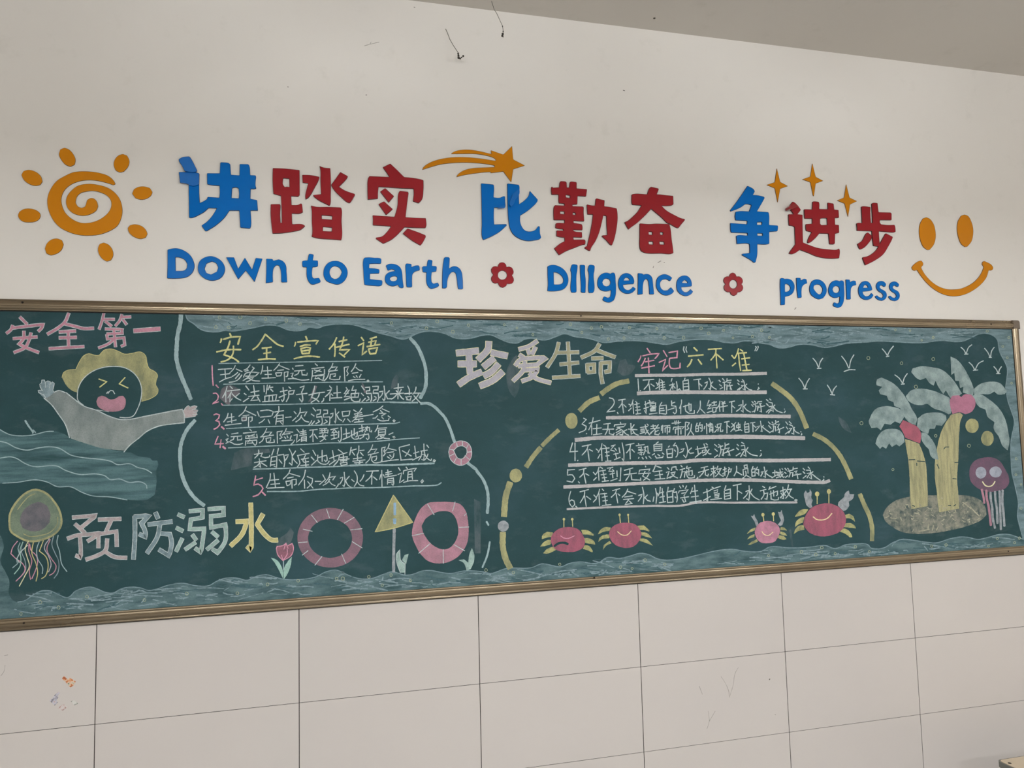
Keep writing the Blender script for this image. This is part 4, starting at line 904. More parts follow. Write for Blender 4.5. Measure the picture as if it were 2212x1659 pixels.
writing('chalk_writing', [('h', "510,660 635,640; 420,660 455,700; 500,710 700,695; 560,710 545,760 490,780; 620,710 620,770 695,765 700,730; 405,760 450,740 420,780 440,800; 405,835 470,800 560,845 660,850 720,830;"
  "845,570 880,605; 725,645 970,620; 800,690 940,700; 940,660 820,710; 780,690 770,740 990,725; 975,660 985,735; 775,780 765,870; 775,790 975,770 970,840 945,870 920,840; 850,760 800,830 900,825; 890,800 915,835;"
  "1160,555 1120,640 1055,715; 1130,630 1250,620 1200,690; 1040,715 1285,680; 1110,710 1080,780 1020,825; 1140,740 1235,725 1225,790 1195,795; 1145,740 1155,810 1210,820 1300,810 1290,760;"
  "1350,620 1355,830; 1350,620 1445,605 1400,680 1440,720 1395,750; 1520,555 1495,620 1440,680; 1520,620 1640,625; 1470,665 1590,650; 1480,710 1510,740; 1530,690 1550,730; 1610,690 1590,750; 1435,785 1630,770; 1670,770 1650,810 1600,855;"
  "1710,570 1760,630; 1655,685 1720,670 1705,810 1770,760; 1780,620 1880,600; 1770,655 1885,635; 1760,690 1890,670; 1825,570 1825,680; 1800,720 1795,800; 1800,720 1885,710 1885,800 1860,780; 1800,755 1880,745; 1800,785 1880,775;"
  "1945,590 2090,575; 2010,590 2000,660 1950,720; 2005,640 2010,805; 2030,660 2090,745", TW),
  ('i', "0,480 140,470; 45,480 50,550; 95,475 100,545; 5,515 160,500 150,560; 0,560 140,545; 70,570 50,620 120,680; 110,590 90,660 10,715; -10,625 150,605;"
  "205,495 345,465; 280,490 230,550 310,540; 290,510 330,555; 210,600 320,585; 265,555 270,650; 215,670 330,645; 355,520 350,640; 400,450 395,690 375,725 345,690;"
  "490,475 500,640; 435,580 560,555; 430,675 560,620; 570,610 680,550 700,530 690,620 660,630; 640,470 640,600; 590,510 600,640 640,670 715,660 720,615;"
  "725,475 820,455; 780,410 790,540 760,520; 730,530 830,495; 880,430 870,490 835,540; 840,460 920,455 925,530 955,535 960,510; 850,480 890,510; 720,605 900,575 910,650 885,680 860,650; 830,560 810,620 740,665;"
  "1075,415 1060,470 1020,535; 1070,470 1240,460; 1085,500 1085,590; 1085,500 1215,490 1210,580 1090,590; 1090,545 1205,535; 1100,590 1030,650; 1110,610 1200,605 1150,650 1060,665; 1120,620 1190,650 1290,660; 1275,585 1355,550; 1345,630 1375,620 1390,640 1370,655 1350,645 1390,640", TW)],
  C_TEXT, 'white chalk line reading 远离危险,请不要到地势复')
writing('chalk_writing', [('h', "1010,950 1010,1020 935,1105; 930,1035 1080,1010 1050,1070 1130,1095 1205,1080 1215,1050; 1020,1110 1045,1275 1015,1250; 930,1185 1150,1150; 1030,1190 990,1240 920,1275; 1060,1190 1165,1255;"
  "1290,935 1250,1050; 1245,1080 1225,1255; 1245,1085 1345,1070 1340,1270 1290,1250; 1245,1165 1320,1155; 1240,1230 1310,1220; 1375,920 1350,1030; 1360,1050 1470,1035 1490,1180 1475,1265; 1385,1130 1440,1200;"
  "1570,930 1620,1030 1625,1230 1570,1190; 1490,1050 1560,1040 1510,1130 1480,1160; 1690,970 1630,1060; 1625,1080 1670,1150 1720,1200;"
  "1780,930 1850,995; 1720,1055 1940,1015; 1730,1060 1750,1130 1770,1190 1720,1265; 1790,1125 1930,1100; 1870,1050 1820,1150 1840,1180 1930,1165; 1870,1130 1880,1270; 1780,1240 1930,1225;"
  "2005,955 2060,1055; 1975,1080 2030,1140; 1980,1235 2080,1140", TW),
  ('i', "-30,1010 130,965 140,1060 115,1080 90,1050; 50,870 50,1080; -30,960 -25,1080 30,1120 150,1120 180,1070;"
  "240,875 270,1060; 185,1025 330,970; 180,1140 310,1050; 345,860 430,920; 330,970 510,915; 370,960 345,1060 260,1160; 380,1010 510,990 500,1060 385,1070; 360,1050 550,1030; 440,960 440,1095; 380,1110 510,1090; 385,1110 400,1155 510,1130 500,1090;"
  "585,815 555,965; 580,880 680,850; 600,900 650,965; 725,790 720,900 690,970; 740,880 825,870; 750,910 805,970; 700,975 700,1060; 620,1030 780,1010; 610,1075 840,1050; 640,1105 800,1090; 740,1060 740,1140 710,1120; 670,1125 690,1140;"
  "980,770 950,850 890,925; 960,860 1060,850 1010,910; 895,960 1085,915; 950,950 920,1040 850,1110; 960,1000 1055,980 1040,1050 1010,1065; 965,1000 960,1060 1000,1100 1130,1090 1140,1060;"
  "1145,840 1150,1090; 1145,830 1215,815 1185,890 1210,930 1175,980; 1285,750 1260,830 1195,900; 1270,840 1415,875; 1235,920 1365,900; 1245,990 1290,1020; 1290,960 1320,990; 1370,930 1355,1000 1310,1040; 1150,1085 1300,1060 1455,1045;"
  "1465,820 1660,770; 1465,830 1500,1050; 1490,1055 1710,1035; 1655,860 1620,930 1575,985; 1520,880 1690,980;"
  "1750,795 1775,1000; 1730,930 1830,900; 1710,1055 1850,985; 1860,890 1985,870; 1880,900 1870,980 1820,1060; 1890,950 1930,945 1915,1060 1880,1040; 1920,755 1930,920 1980,1020 2050,1065 2060,1030; 1995,940 1970,1010 1920,1060; 1970,775 2010,825; 2105,1045 2130,1060 2115,1085 2090,1075 2105,1045", TW)],
  C_TEXT, 'white chalk line reading 杂的水库池塘等危险区城')
writing('chalk_writing', [('h', "1225,1385 1220,1480 1150,1645; 1220,1510 1380,1495; 1290,1375 1320,1650; 1230,1585 1400,1570; 1170,1655 1480,1640;"
  "1590,1310 1570,1370 1460,1490; 1580,1385 1770,1440; 1535,1470 1650,1450; 1510,1530 1530,1610; 1510,1530 1600,1520 1585,1590 1535,1610; 1620,1500 1625,1659; 1625,1500 1700,1490 1700,1580 1660,1600;"
  "1870,1320 1840,1450 1740,1600; 1850,1500 1855,1659; 1900,1440 2000,1480 1990,1560 1900,1655; 1910,1530 2010,1655; 2045,1530 2160,1530", TW),
  ('i', "60,1320 110,1410; 0,1505 110,1410; 195,1285 180,1360 100,1470; 180,1375 290,1350 245,1420; 190,1400 160,1460 65,1520; 170,1430 230,1500 290,1525; 350,1490 340,1520 300,1570;"
  "455,1275 465,1500 450,1540 430,1515; 380,1385 430,1365 420,1420 370,1500; 550,1350 490,1420; 475,1420 520,1510 600,1565;"
  "590,1410 640,1450; 820,1320 790,1390 745,1445; 640,1250 690,1340 690,1450 640,1540; 690,1440 740,1510 820,1530;"
  "860,1260 1090,1250; 980,1260 940,1360 850,1445; 965,1330 960,1500; 990,1360 1060,1420;"
  "1130,1320 1105,1410; 1145,1240 1150,1540; 1170,1320 1190,1350; 1215,1290 1325,1260; 1210,1325 1340,1300; 1195,1370 1420,1330; 1255,1230 1265,1350; 1255,1400 1250,1500; 1255,1400 1360,1385 1365,1490 1355,1520 1330,1490; 1260,1435 1355,1425; 1255,1470 1355,1455;"
  "1450,1190 1485,1245; 1440,1320 1510,1290 1470,1475 1555,1415; 1590,1180 1620,1215; 1550,1245 1540,1310; 1560,1245 1780,1200 1740,1260; 1630,1270 1620,1430; 1630,1270 1700,1255 1710,1410; 1625,1320 1700,1310; 1625,1370 1700,1360; 1545,1465 1650,1435 1810,1430; 1895,1410 1910,1440 1880,1475 1865,1450 1895,1410", TW)],
  C_TEXT, 'white chalk line reading 生命仅一次,水火不情谊')
for parts, lab in (
  ([('f', "755,850 1300,838 1900,828 @g 0,603 600,595 1290,580", 2.0)], 'under the yellow title'),
  ([('f', "830,1180 1500,1165 1900,1160 @g 0,936 600,925 1305,920", 2.0)], 'under the first line'),
  ([('f', "820,1515 1400,1505 1900,1498 @g 0,1272 600,1260 1100,1250 1420,1242", 2.2), ('g', "1420,1244 1640,1250 1860,1250", 3.6)], 'under the second line'),
  ([('h', "415,560 1000,530 2100,498 @i 85,410 600,400 1300,382", 2.2), ('i', "1290,382 1400,377 1475,357", 3)], 'under the third line'),
  ([('h', "450,915 1100,885 2100,836 @i 85,742 500,735 800,725 1100,705 1400,675 1840,645", 2.2)], 'under the fourth line'),
  ([('h', "905,1305 1500,1290 1940,1270 2212,1265 @i 300,1172 600,1155", 2.6), ('i', "560,1155 900,1142 1300,1145 1700,1128 2110,1115", 4)], 'under the fifth line'),
  ([('d', "1200,10 1600,5 @i 0,1590 300,1580 560,1565 1000,1560 1500,1540 1700,1530 2150,1515 @e 1250,262 1290,235", 2.6)], 'under the last line')):
    writing('chalk_underline', parts, C_PALE, 'thin chalk rule ' + lab + ' of the left list')

writing('chalk_writing', [('k', "830,105 890,190; 720,240 710,280 665,355; 750,245 880,215 1050,200 1010,260 975,295; 800,285 770,360 725,430; 800,355 960,325; 730,470 970,425; 855,280 868,560; 1130,145 1200,260; 1050,365 1175,310 1110,520 1210,420; 1230,185 1390,155 1380,275 1250,290; 1245,290 1240,400 1270,470 1320,480 1435,465 1440,375", 2.8)], C_PINK, 'pink chalk characters 牢记 heading the right list')
writing('chalk_writing', [('k', "1690,90 1755,155; 1590,250 1865,225; 1655,310 1620,390 1570,445; 1770,310 1835,400", 3.2), ('l', "80,125 330,110; 225,120 220,200 130,325; 228,200 245,470; 240,215 360,320; 515,235 565,295; 525,430 590,375; 640,110 620,190 570,290; 640,190 660,400 680,515; 670,125 720,160; 660,195 790,185; 735,190 795,510; 695,300 850,280; 705,415 840,400; 715,515 880,508", 3.0)], C_YEL, 'yellow chalk characters 六不准 heading the right list')
writing('chalk_writing', [('k', "1510,75 1500,130 1520,185; 1555,75 1545,130 1565,180", 2.4), ('l', "950,70 970,80 940,155; 995,65 1005,80 970,155", 2.2)], C_TEXT, 'white chalk quotation marks around 六不准')
for reg_txt, w, lab in (
  ("620,608 1000,600 1400,600 1850,586 @l 600,582 1150,565", 6.4, 'under the heading 牢记六不准'),
  ("660,935 1000,918 1850,912 @l 500,918 1145,912", 8.0, 'under rule 1'),
  ("90,1382 700,1375 1000,1380 1850,1356 @l 300,1345 700,1345 1000,1352 1585,1358", 7.6, 'under rule 2'),
  ("255,385 600,352 1500,350 2100,345 @n 0,312 700,300 1200,308 1710,322", 8.6, 'under rule 3'),
  ("145,800 1000,770 2100,735 @n 0,660 700,652 1300,655 2095,640", 7.8, 'under rule 4'),
  ("65,1160 900,1120 1800,1078 2100,1060 @n 0,958 700,945 1200,955 1500,970 1900,980 2040,975 2085,955", 7.2, 'under rule 5'),
  ("115,1525 600,1500 1500,1470 2100,1450 @n 0,1302 700,1285 1600,1280", 4.4, 'under rule 6')):
    reg = 'k' if w in (6.4, 8.0, 7.6) else 'm'
    mk = Mark(0.0008); mk.line(pts(reg_txt, reg), w, taper=1.1, jit=0.09)
    mk.build('chalk_bar', C_BAR, board, 'thick pale chalk bar ' + lab)
writing('chalk_writing', [('k', "665,665 672,780 680,890; 705,890 715,880; 755,690 960,675; 870,690 850,770 775,860; 865,750 885,890; 900,760 965,805;"
  "1000,735 1030,770; 990,850 1050,810; 1060,665 1050,740 1020,790; 1055,740 1060,865; 1085,680 1110,710; 1070,740 1150,725; 1110,700 1125,865; 1080,785 1160,770; 1085,825 1160,815; 1090,870 1180,865;"
  "1290,660 1275,715; 1240,785 1340,760; 1300,740 1305,860; 1300,790 1250,885; 1315,790 1350,840; 1370,715 1385,800 1380,885; 1380,880 1430,850 1450,885;"
  "1530,650 1510,710; 1490,705 1500,880; 1500,705 1590,685 1600,870; 1500,760 1590,750; 1500,815 1595,805; 1500,875 1600,865; 1685,685 1820,670; 1780,690 1790,860; 1790,750 1840,800", TW),
  ('l', "95,650 130,730 125,870 95,840; 20,745 75,720 50,790 0,860; 170,720 125,770; 130,780 180,830 235,860;"
  "280,690 310,720; 290,770 330,800; 300,855 350,825; 345,660 380,700; 350,735 420,720; 380,740 385,875; 395,780 430,775 425,870; 430,660 425,720; 430,700 510,690; 440,735 500,730 470,770; 430,800 530,785; 480,780 510,870 480,850;"
  "620,685 655,720; 625,745 655,775; 620,870 670,830; 710,680 740,710; 690,720 745,725 760,870 720,850; 690,790 730,785 650,870; 795,760 755,800; 765,800 830,860 890,875; 1000,760 1008,765; 1005,820 1020,840 990,865", TW)], C_TEXT, 'white chalk rule 1 reading 不准私自下水游泳')
writing('chalk_writing', [('k', "135,1015 200,1030 230,1100 180,1190 90,1275 245,1255; 285,1280 300,1310; 305,1060 435,1040; 375,1050 370,1120 310,1200; 375,1110 400,1295; 400,1140 450,1190;"
  "495,1130 530,1150; 490,1255 545,1200; 575,1050 560,1110 520,1180; 570,1110 585,1310; 620,1080 650,1110; 600,1140 690,1120; 640,1110 660,1310; 615,1190 700,1180; 620,1245 710,1235; 625,1315 720,1300;"
  "785,1140 870,1110; 800,1080 820,1310 785,1250; 770,1215 860,1185; 870,1060 895,1100; 840,1110 960,1090; 880,1130 990,1110 985,1160 880,1170; 900,1200 1000,1180; 895,1150 950,1190; 890,1220 990,1205 985,1250 895,1260; 885,1240 970,1235; 870,1315 1020,1295;"
  "1105,1095 1070,1150; 1060,1160 1060,1310; 1060,1165 1185,1150 1190,1310; 1070,1215 1140,1205; 1070,1255 1150,1245; 1075,1300 1180,1315; 1280,1070 1285,1160 1360,1170 1365,1290 1340,1310 1310,1280; 1280,1120 1345,1095; 1210,1240 1335,1200;"
  "1465,1050 1465,1110 1425,1210; 1450,1150 1450,1310; 1495,1180 1640,1130 1640,1250 1610,1260; 1600,1110 1605,1240; 1535,1150 1545,1260 1600,1300 1700,1300 1700,1245; 1810,1070 1805,1200 1750,1295; 1815,1220 1900,1305", TW),
  ('l', "100,1060 60,1160 130,1140; 140,1130 70,1220 140,1200; 60,1290 150,1260; 150,1110 240,1090; 190,1080 195,1150; 145,1165 240,1145; 160,1200 170,1280; 160,1200 230,1190 225,1270 170,1285;"
  "300,1075 290,1140 240,1210; 285,1140 300,1270; 330,1080 350,1110; 390,1080 370,1110; 330,1130 400,1115; 310,1185 440,1160; 355,1090 360,1270; 470,1095 570,1075; 515,1090 515,1290; 525,1160 575,1205;"
  "720,1060 725,1280 690,1250; 640,1160 700,1140 680,1200 600,1265; 780,1130 740,1180; 735,1170 790,1240 865,1280;"
  "885,1080 910,1110; 880,1140 910,1175; 890,1275 950,1250; 930,1075 960,1100; 910,1135 980,1120; 945,1140 960,1180 930,1280; 960,1170 1000,1165 990,1250; 1000,1080 990,1120; 1000,1090 1070,1080; 1020,1120 1060,1115 1030,1150; 1010,1190 1125,1160; 1050,1150 1060,1280 1030,1260;"
  "1150,1045 1185,1075; 1150,1120 1190,1160; 1150,1280 1210,1225; 1210,1035 1240,1060; 1195,1095 1260,1110 1280,1270 1240,1240; 1200,1180 1250,1170 1230,1240 1185,1300; 1310,1145 1270,1190; 1280,1180 1340,1250 1450,1290; 1480,1220 1490,1225; 1495,1255 1500,1270 1475,1290", TW)], C_TEXT, 'white chalk rule 2 reading 不准擅自与他人结伴下水游泳')
writing('chalk_writing', [('m', "385,25 430,50 360,120 430,160 420,210 310,265; 430,285 440,275; 545,15 530,90 470,220; 475,110 660,60; 520,150 520,300; 605,125 600,280; 540,200 680,185; 545,300 690,280;"
  "715,125 830,110; 700,210 885,205; 790,120 780,220 740,300; 810,215 810,280 880,300 890,270; 990,90 1000,115; 900,130 890,165; 905,135 1085,120 1060,155; 935,175 1050,165; 985,175 920,220; 970,195 1030,230 1030,300 980,295; 1000,220 920,265; 1010,250 925,300; 1100,215 1040,245; 1040,240 1090,290 1130,305;"
  "1165,110 1170,290 1220,260; 1220,130 1180,190; 1120,205 1270,215; 1190,215 1230,280 1290,305; 1320,180 1440,160; 1330,210 1330,240 1390,235 1385,205 1330,210; 1315,280 1400,255; 1400,130 1420,220 1470,295 1500,270; 1450,220 1400,290; 1430,120 1455,145;"
  "1495,160 1580,150; 1530,130 1535,190; 1490,200 1640,185; 1620,130 1560,210 1490,270; 1570,230 1560,290 1620,300 1640,270; 1620,225 1570,250; 1670,150 1670,230; 1690,140 1690,270; 1710,155 1810,145; 1730,185 1730,260; 1735,185 1810,175 1800,260 1780,250; 1765,155 1765,290;"
  "1840,110 1990,95; 1890,70 1900,130; 1920,65 1925,125; 1950,65 1955,120; 1870,175 1860,215; 1875,175 2050,165 2010,200; 1900,205 1900,280; 1905,205 1990,195 1990,290; 1945,150 1945,305; 2065,90 2060,310; 2070,90 2130,100 2095,160 2120,190 2085,220; 2165,120 2150,220 2100,310; 2150,230 2200,300", TW),
  ('n', "110,95 95,140; 90,140 90,225; 95,140 130,135 130,220; 90,180 130,175; 90,225 130,220; 155,85 145,120; 145,130 185,120 185,210 165,220; 155,160 170,180; 225,140 215,185; 250,100 255,260; 265,120 275,135; 280,115 335,105; 280,130 345,120; 275,150 350,140; 305,90 310,145; 295,170 295,235; 295,170 345,160 345,240; 295,195 345,190; 295,215 345,210;"
  "380,140 400,165; 370,235 410,190; 410,115 470,105 455,160 415,165; 410,115 415,165; 430,170 420,220; 455,165 460,225 490,220 495,195; 515,85 590,70; 555,80 555,245; 560,130 600,160; 625,100 665,135; 690,85 620,160; 660,125 670,200 640,190; 660,170 610,225; 700,130 750,115 750,160 700,165; 700,130 700,165; 725,90 730,205; 680,215 760,195; 750,190 780,210;"
  "830,75 820,110; 815,115 825,235; 820,115 880,105 885,230; 825,155 880,150; 825,190 885,185; 825,235 885,230; 905,95 975,85; 940,90 945,230; 950,130 990,165; 1055,65 1080,225 1060,215; 1000,150 1050,135 980,215; 1100,130 1080,150; 1080,150 1140,200 1200,240", TW - .1),
  ('p', "270,430 335,500; 280,540 360,630; 300,760 420,690; 380,435 410,465; 360,510 500,490; 410,510 430,600 410,740; 430,560 480,560 490,710; 490,385 495,490; 500,450 585,420; 515,520 605,495 550,600; 520,680 640,640 740,595; 560,600 605,690 600,765 570,740;"
  "790,430 860,520; 805,580 855,650; 775,800 900,710; 895,420 960,490; 900,515 990,550 1035,800 970,770; 900,630 970,620 880,770; 1060,590 1020,650; 1030,640 1080,720 1200,780; 1240,720 1250,740; 1265,780 1275,800 1250,830", TW - .1)], C_TEXT, 'white chalk rule 3 reading 在无家长或老师带队的情况下独自下水游泳')
writing('chalk_writing', [('m', "205,430 160,580 290,570; 245,430 245,730; 285,730 295,715; 360,490 510,460; 460,480 440,540 360,635; 455,540 480,730; 480,540 535,570; 590,530 625,560; 690,440 675,510 625,590; 680,510 690,730; 620,690 660,620; 710,465 750,490; 690,530 810,515; 755,500 785,730; 740,590 810,580; 750,650 810,640; 745,735 840,730;"
  "840,485 910,465; 890,475 830,550 900,570; 900,520 930,560; 880,620 960,605; 910,600 930,680; 890,710 990,670; 970,510 985,600; 1020,430 1050,600 1050,735 1020,690; 1080,470 1220,440; 1160,460 1150,520 1090,600; 1150,520 1155,700; 1180,540 1225,585;"
  "1290,440 1300,470; 1250,480 1390,460; 1285,510 1340,500 1335,540 1290,540; 1290,555 1370,550; 1330,560 1340,640 1310,620; 1280,600 1370,590; 1400,490 1400,560 1370,630; 1380,510 1445,490 1450,600 1480,600; 1390,540 1420,570; 1300,670 1290,690; 1350,670 1370,700; 1410,660 1430,695; 1460,650 1500,690", TW),
  ('o', "205,870 155,910; 115,930 120,1060; 120,930 275,915 270,1050; 130,970 250,955; 130,1010 250,1000; 130,1050 260,1040; 80,1135 130,1105; 140,1150 170,1195 290,1180 300,1150; 190,1120 235,1150; 280,1090 320,1120; 425,950 400,980; 370,1020 385,1190; 375,1020 490,1010 480,1180; 380,1115 480,1100; 385,1185 480,1180; 545,890 500,950; 510,950 560,940 590,1000 570,1160 550,1175; 520,1030 550,1060;"
  "745,880 780,980 785,1080 755,1190 705,1135; 655,1020 715,1005 690,1060 625,1090; 865,990 800,1050; 795,1060 840,1100 910,1090; 980,960 1000,1120; 945,1020 1050,1000; 935,1180 1060,1080; 1060,1000 1190,970; 1080,1040 1150,1030 1130,1080 1085,1090 1080,1040; 1090,1145 1160,1100; 1110,910 1150,1020 1220,1110 1255,1110; 1215,1020 1140,1130; 1150,900 1185,935;"
  "1320,920 1370,960; 1325,1010 1380,1060; 1320,1180 1390,1130; 1400,920 1440,950; 1390,980 1490,950; 1440,970 1450,1050 1410,1170; 1450,1030 1500,1020 1490,1150 1470,1130; 1530,890 1530,1000 1500,1040; 1540,940 1610,910; 1530,1010 1620,990 1570,1060; 1500,1100 1710,1020; 1600,1050 1630,1150 1590,1130;"
  "1770,920 1805,950; 1760,990 1800,1030; 1750,1150 1840,1090; 1860,880 1910,910; 1850,950 1920,940 1950,1160 1900,1130; 1860,1030 1930,1020 1840,1170; 1990,980 1950,1040; 1960,1050 2050,1120 2180,1150", TW), ('n', "1055,505 1065,508; 1065,550 1070,570 1045,595", TW)], C_TEXT, 'white chalk rule 4 reading 不准到不熟息的水域游泳')
writing('chalk_writing', [('m', "125,865 120,960; 125,880 240,870; 120,965 200,960 240,1020 200,1080 110,1060; 300,1070 320,1095; 310,880 430,850; 390,870 380,940 320,1000; 390,930 425,1100; 420,940 475,970; 545,915 575,950; 550,1050 600,1000; 640,830 620,900 580,960; 630,890 640,1050; 660,830 700,855; 640,900 750,880; 700,880 740,1060; 670,960 760,945; 690,1010 770,1000; 690,1070 800,1055;"
  "775,850 870,835; 830,850 800,900 880,900; 860,870 890,900; 820,950 900,930; 860,920 870,1010; 830,1060 940,1020; 935,890 940,990; 1000,840 990,1060 970,1050; 1055,885 1200,845; 1050,960 1260,930; 1150,870 1140,960 1080,1055; 1170,960 1180,1040 1330,1045 1325,1010; 1405,810 1410,830; 1310,880 1300,920; 1310,880 1480,865 1460,900; 1290,940 1490,930; 1400,900 1360,980 1480,1045; 1460,950 1420,1010 1370,1050;"
  "1570,800 1545,870 1525,905; 1575,810 1665,845; 1540,910 1680,890; 1560,970 1690,950; 1635,900 1650,1020; 1560,1030 1730,1020", TW),
  ('o', "380,1380 420,1420; 360,1480 420,1460 370,1600 460,1560; 480,1370 460,1440; 490,1375 555,1365 560,1420 590,1430; 450,1490 545,1470 500,1540 430,1590; 470,1510 520,1560 590,1590; 650,1340 680,1370; 630,1430 730,1400; 680,1420 670,1500 640,1590; 690,1470 740,1460 720,1580; 780,1350 760,1400; 770,1400 850,1380; 750,1480 875,1440 880,1530 850,1540; 810,1410 815,1540; 770,1440 780,1560 810,1590 920,1580 925,1540; 985,1570 990,1590 965,1605;"
  "1050,1390 1190,1360; 1000,1480 1210,1420; 1120,1380 1110,1460 1020,1570; 1140,1450 1140,1530 1190,1550 1200,1510; 1250,1410 1350,1390; 1300,1350 1310,1580; 1260,1450 1290,1480; 1340,1440 1240,1540; 1320,1470 1350,1500; 1390,1350 1360,1430; 1370,1420 1460,1400; 1440,1420 1400,1500 1340,1560; 1380,1450 1430,1520 1500,1560; 1490,1430 1560,1405; 1525,1370 1530,1540 1500,1530; 1480,1510 1570,1450; 1600,1380 1625,1400; 1600,1420 1660,1410 1640,1470 1600,1470; 1600,1420 1600,1500 1560,1590;"
  "1760,1350 1760,1450 1710,1550; 1770,1470 1870,1530; 1910,1340 1920,1390 1975,1380 1970,1330 1910,1340; 1890,1420 1900,1540; 1895,1420 1985,1400 1990,1500; 1940,1450 1950,1530 1880,1600; 1960,1540 2050,1590; 2090,1360 2070,1410; 2060,1420 2070,1560; 2065,1420 2130,1400 2130,1550; 2065,1480 2130,1470; 2070,1555 2130,1545; 2175,1370 2150,1430; 2150,1430 2200,1420 2205,1540; 2160,1480 2180,1510", TW),
  ('n', "1110,750 1125,830 1130,910 1105,890; 1065,830 1100,815 1060,890; 1155,800 1130,835; 1130,840 1180,880 1230,905; 1270,800 1270,890; 1235,840 1305,825; 1225,915 1300,870; 1290,840 1390,825; 1310,860 1310,880 1345,880 1345,855 1310,860; 1290,915 1350,895; 1345,780 1360,850 1400,910 1415,895; 1395,850 1350,910; 1375,775 1390,790;"
  "1420,770 1445,800; 1415,830 1440,850; 1425,910 1465,880; 1460,770 1480,790; 1460,815 1530,800; 1490,810 1500,850 1480,905; 1500,840 1540,835 1535,895; 1545,750 1540,800; 1550,780 1610,770; 1560,820 1600,810 1580,845; 1550,875 1665,855; 1600,845 1615,930; 1690,770 1720,800; 1690,820 1720,850; 1690,920 1740,880; 1765,750 1790,775; 1740,800 1800,800 1820,930 1785,910; 1750,850 1800,840 1750,915; 1840,820 1810,850; 1830,860 1890,910 1950,950; 2000,895 2005,905; 2000,930 2000,945 1980,960", TW)], C_TEXT, 'white chalk rule 5 reading 不准到无安全设施,无救护人员的水域游泳')
writing('chalk_writing', [('m', "175,1230 145,1340 160,1440 200,1490 240,1450 230,1390 190,1370 150,1400; 255,1475 280,1495; 325,1240 470,1200; 405,1220 400,1290 330,1420; 400,1290 430,1480; 430,1310 505,1365; 555,1290 590,1330; 545,1410 600,1350; 650,1195 630,1270 590,1340; 640,1270 650,1465; 690,1190 720,1220; 660,1275 770,1265; 730,1260 755,1450; 690,1330 780,1310; 700,1390 780,1380; 690,1465 840,1450;"
  "860,1220 985,1185; 930,1210 910,1260 840,1330; 920,1260 950,1425; 950,1270 985,1300; 1115,1190 1085,1260 1020,1330; 1110,1230 1250,1275; 1060,1325 1190,1305; 1040,1365 1215,1350; 1130,1370 1065,1450 1190,1430; 1140,1390 1180,1430; 1355,1160 1380,1290 1370,1440; 1290,1300 1355,1280 1320,1350 1285,1395; 1440,1290 1390,1340; 1395,1330 1440,1380 1490,1395;"
  "1545,1320 1530,1400; 1570,1180 1590,1300 1580,1430; 1600,1260 1610,1290; 1650,1160 1640,1250 1610,1310; 1640,1260 1710,1240; 1680,1180 1700,1400; 1640,1330 1720,1310; 1630,1420 1740,1400; 1780,1160 1770,1230; 1760,1240 1770,1420; 1765,1240 1850,1220 1860,1410; 1770,1330 1850,1320; 1775,1415 1850,1410; 1885,1180 1860,1250; 1870,1250 1920,1240 1930,1370 1920,1410; 1890,1320 1910,1340;"
  "1965,1140 1990,1180; 2020,1130 2030,1160; 2085,1140 2060,1190; 1960,1225 1950,1260; 1960,1225 2110,1205 2080,1240; 2000,1265 2080,1250 2040,1300; 1980,1340 2120,1320; 2040,1300 2070,1400 2040,1410 2010,1360", TW),
  ('n', "40,1060 30,1100 10,1150; 30,1120 120,1105; 70,1020 95,1300; 20,1200 130,1185; 0,1280 175,1255; 200,1140 310,1100; 255,1080 270,1265 240,1240; 205,1250 310,1190; 330,1050 360,1070; 310,1090 460,1040; 360,1110 420,1090 410,1130 360,1140; 370,1165 440,1150 430,1200 375,1210; 370,1185 430,1175; 310,1240 480,1220;"
  "540,1030 520,1090; 515,1110 520,1235; 520,1105 605,1080 610,1225; 530,1150 600,1140; 530,1190 600,1175; 520,1235 610,1220; 645,1030 770,1005; 710,1020 710,1245; 720,1110 780,1145; 885,1030 890,1200 880,1250 850,1225; 835,1120 880,1100 850,1170 800,1220; 930,1080 900,1140; 900,1130 960,1200 1040,1245;"
  "1085,1040 1120,1060; 1050,1110 1140,1085; 1100,1100 1110,1160 1065,1235; 1115,1150 1165,1140 1150,1235 1120,1225; 1200,1045 1180,1090; 1190,1080 1290,1040; 1190,1160 1310,1110 1310,1170 1290,1180; 1250,1100 1255,1190; 1210,1110 1215,1230 1260,1245 1320,1240 1325,1205; 1350,1115 1430,1085; 1390,1050 1400,1225 1375,1215; 1360,1140 1380,1165; 1435,1120 1350,1215; 1410,1160 1430,1180; 1475,1015 1460,1080 1430,1120; 1450,1090 1525,1080; 1510,1090 1480,1160 1430,1220; 1450,1110 1500,1190 1550,1220; 1585,1235 1605,1245 1585,1258 1565,1247 1585,1235", TW)], C_TEXT, 'white chalk rule 6 reading 不准不会水性的学生擅自下水施救')
# ------------------------------------------------------------------ chalk drawings: main patch = part, details = its sub-parts
def child(parent, name, mk, mats, label=None): return mk.build(name, mats, parent, label)

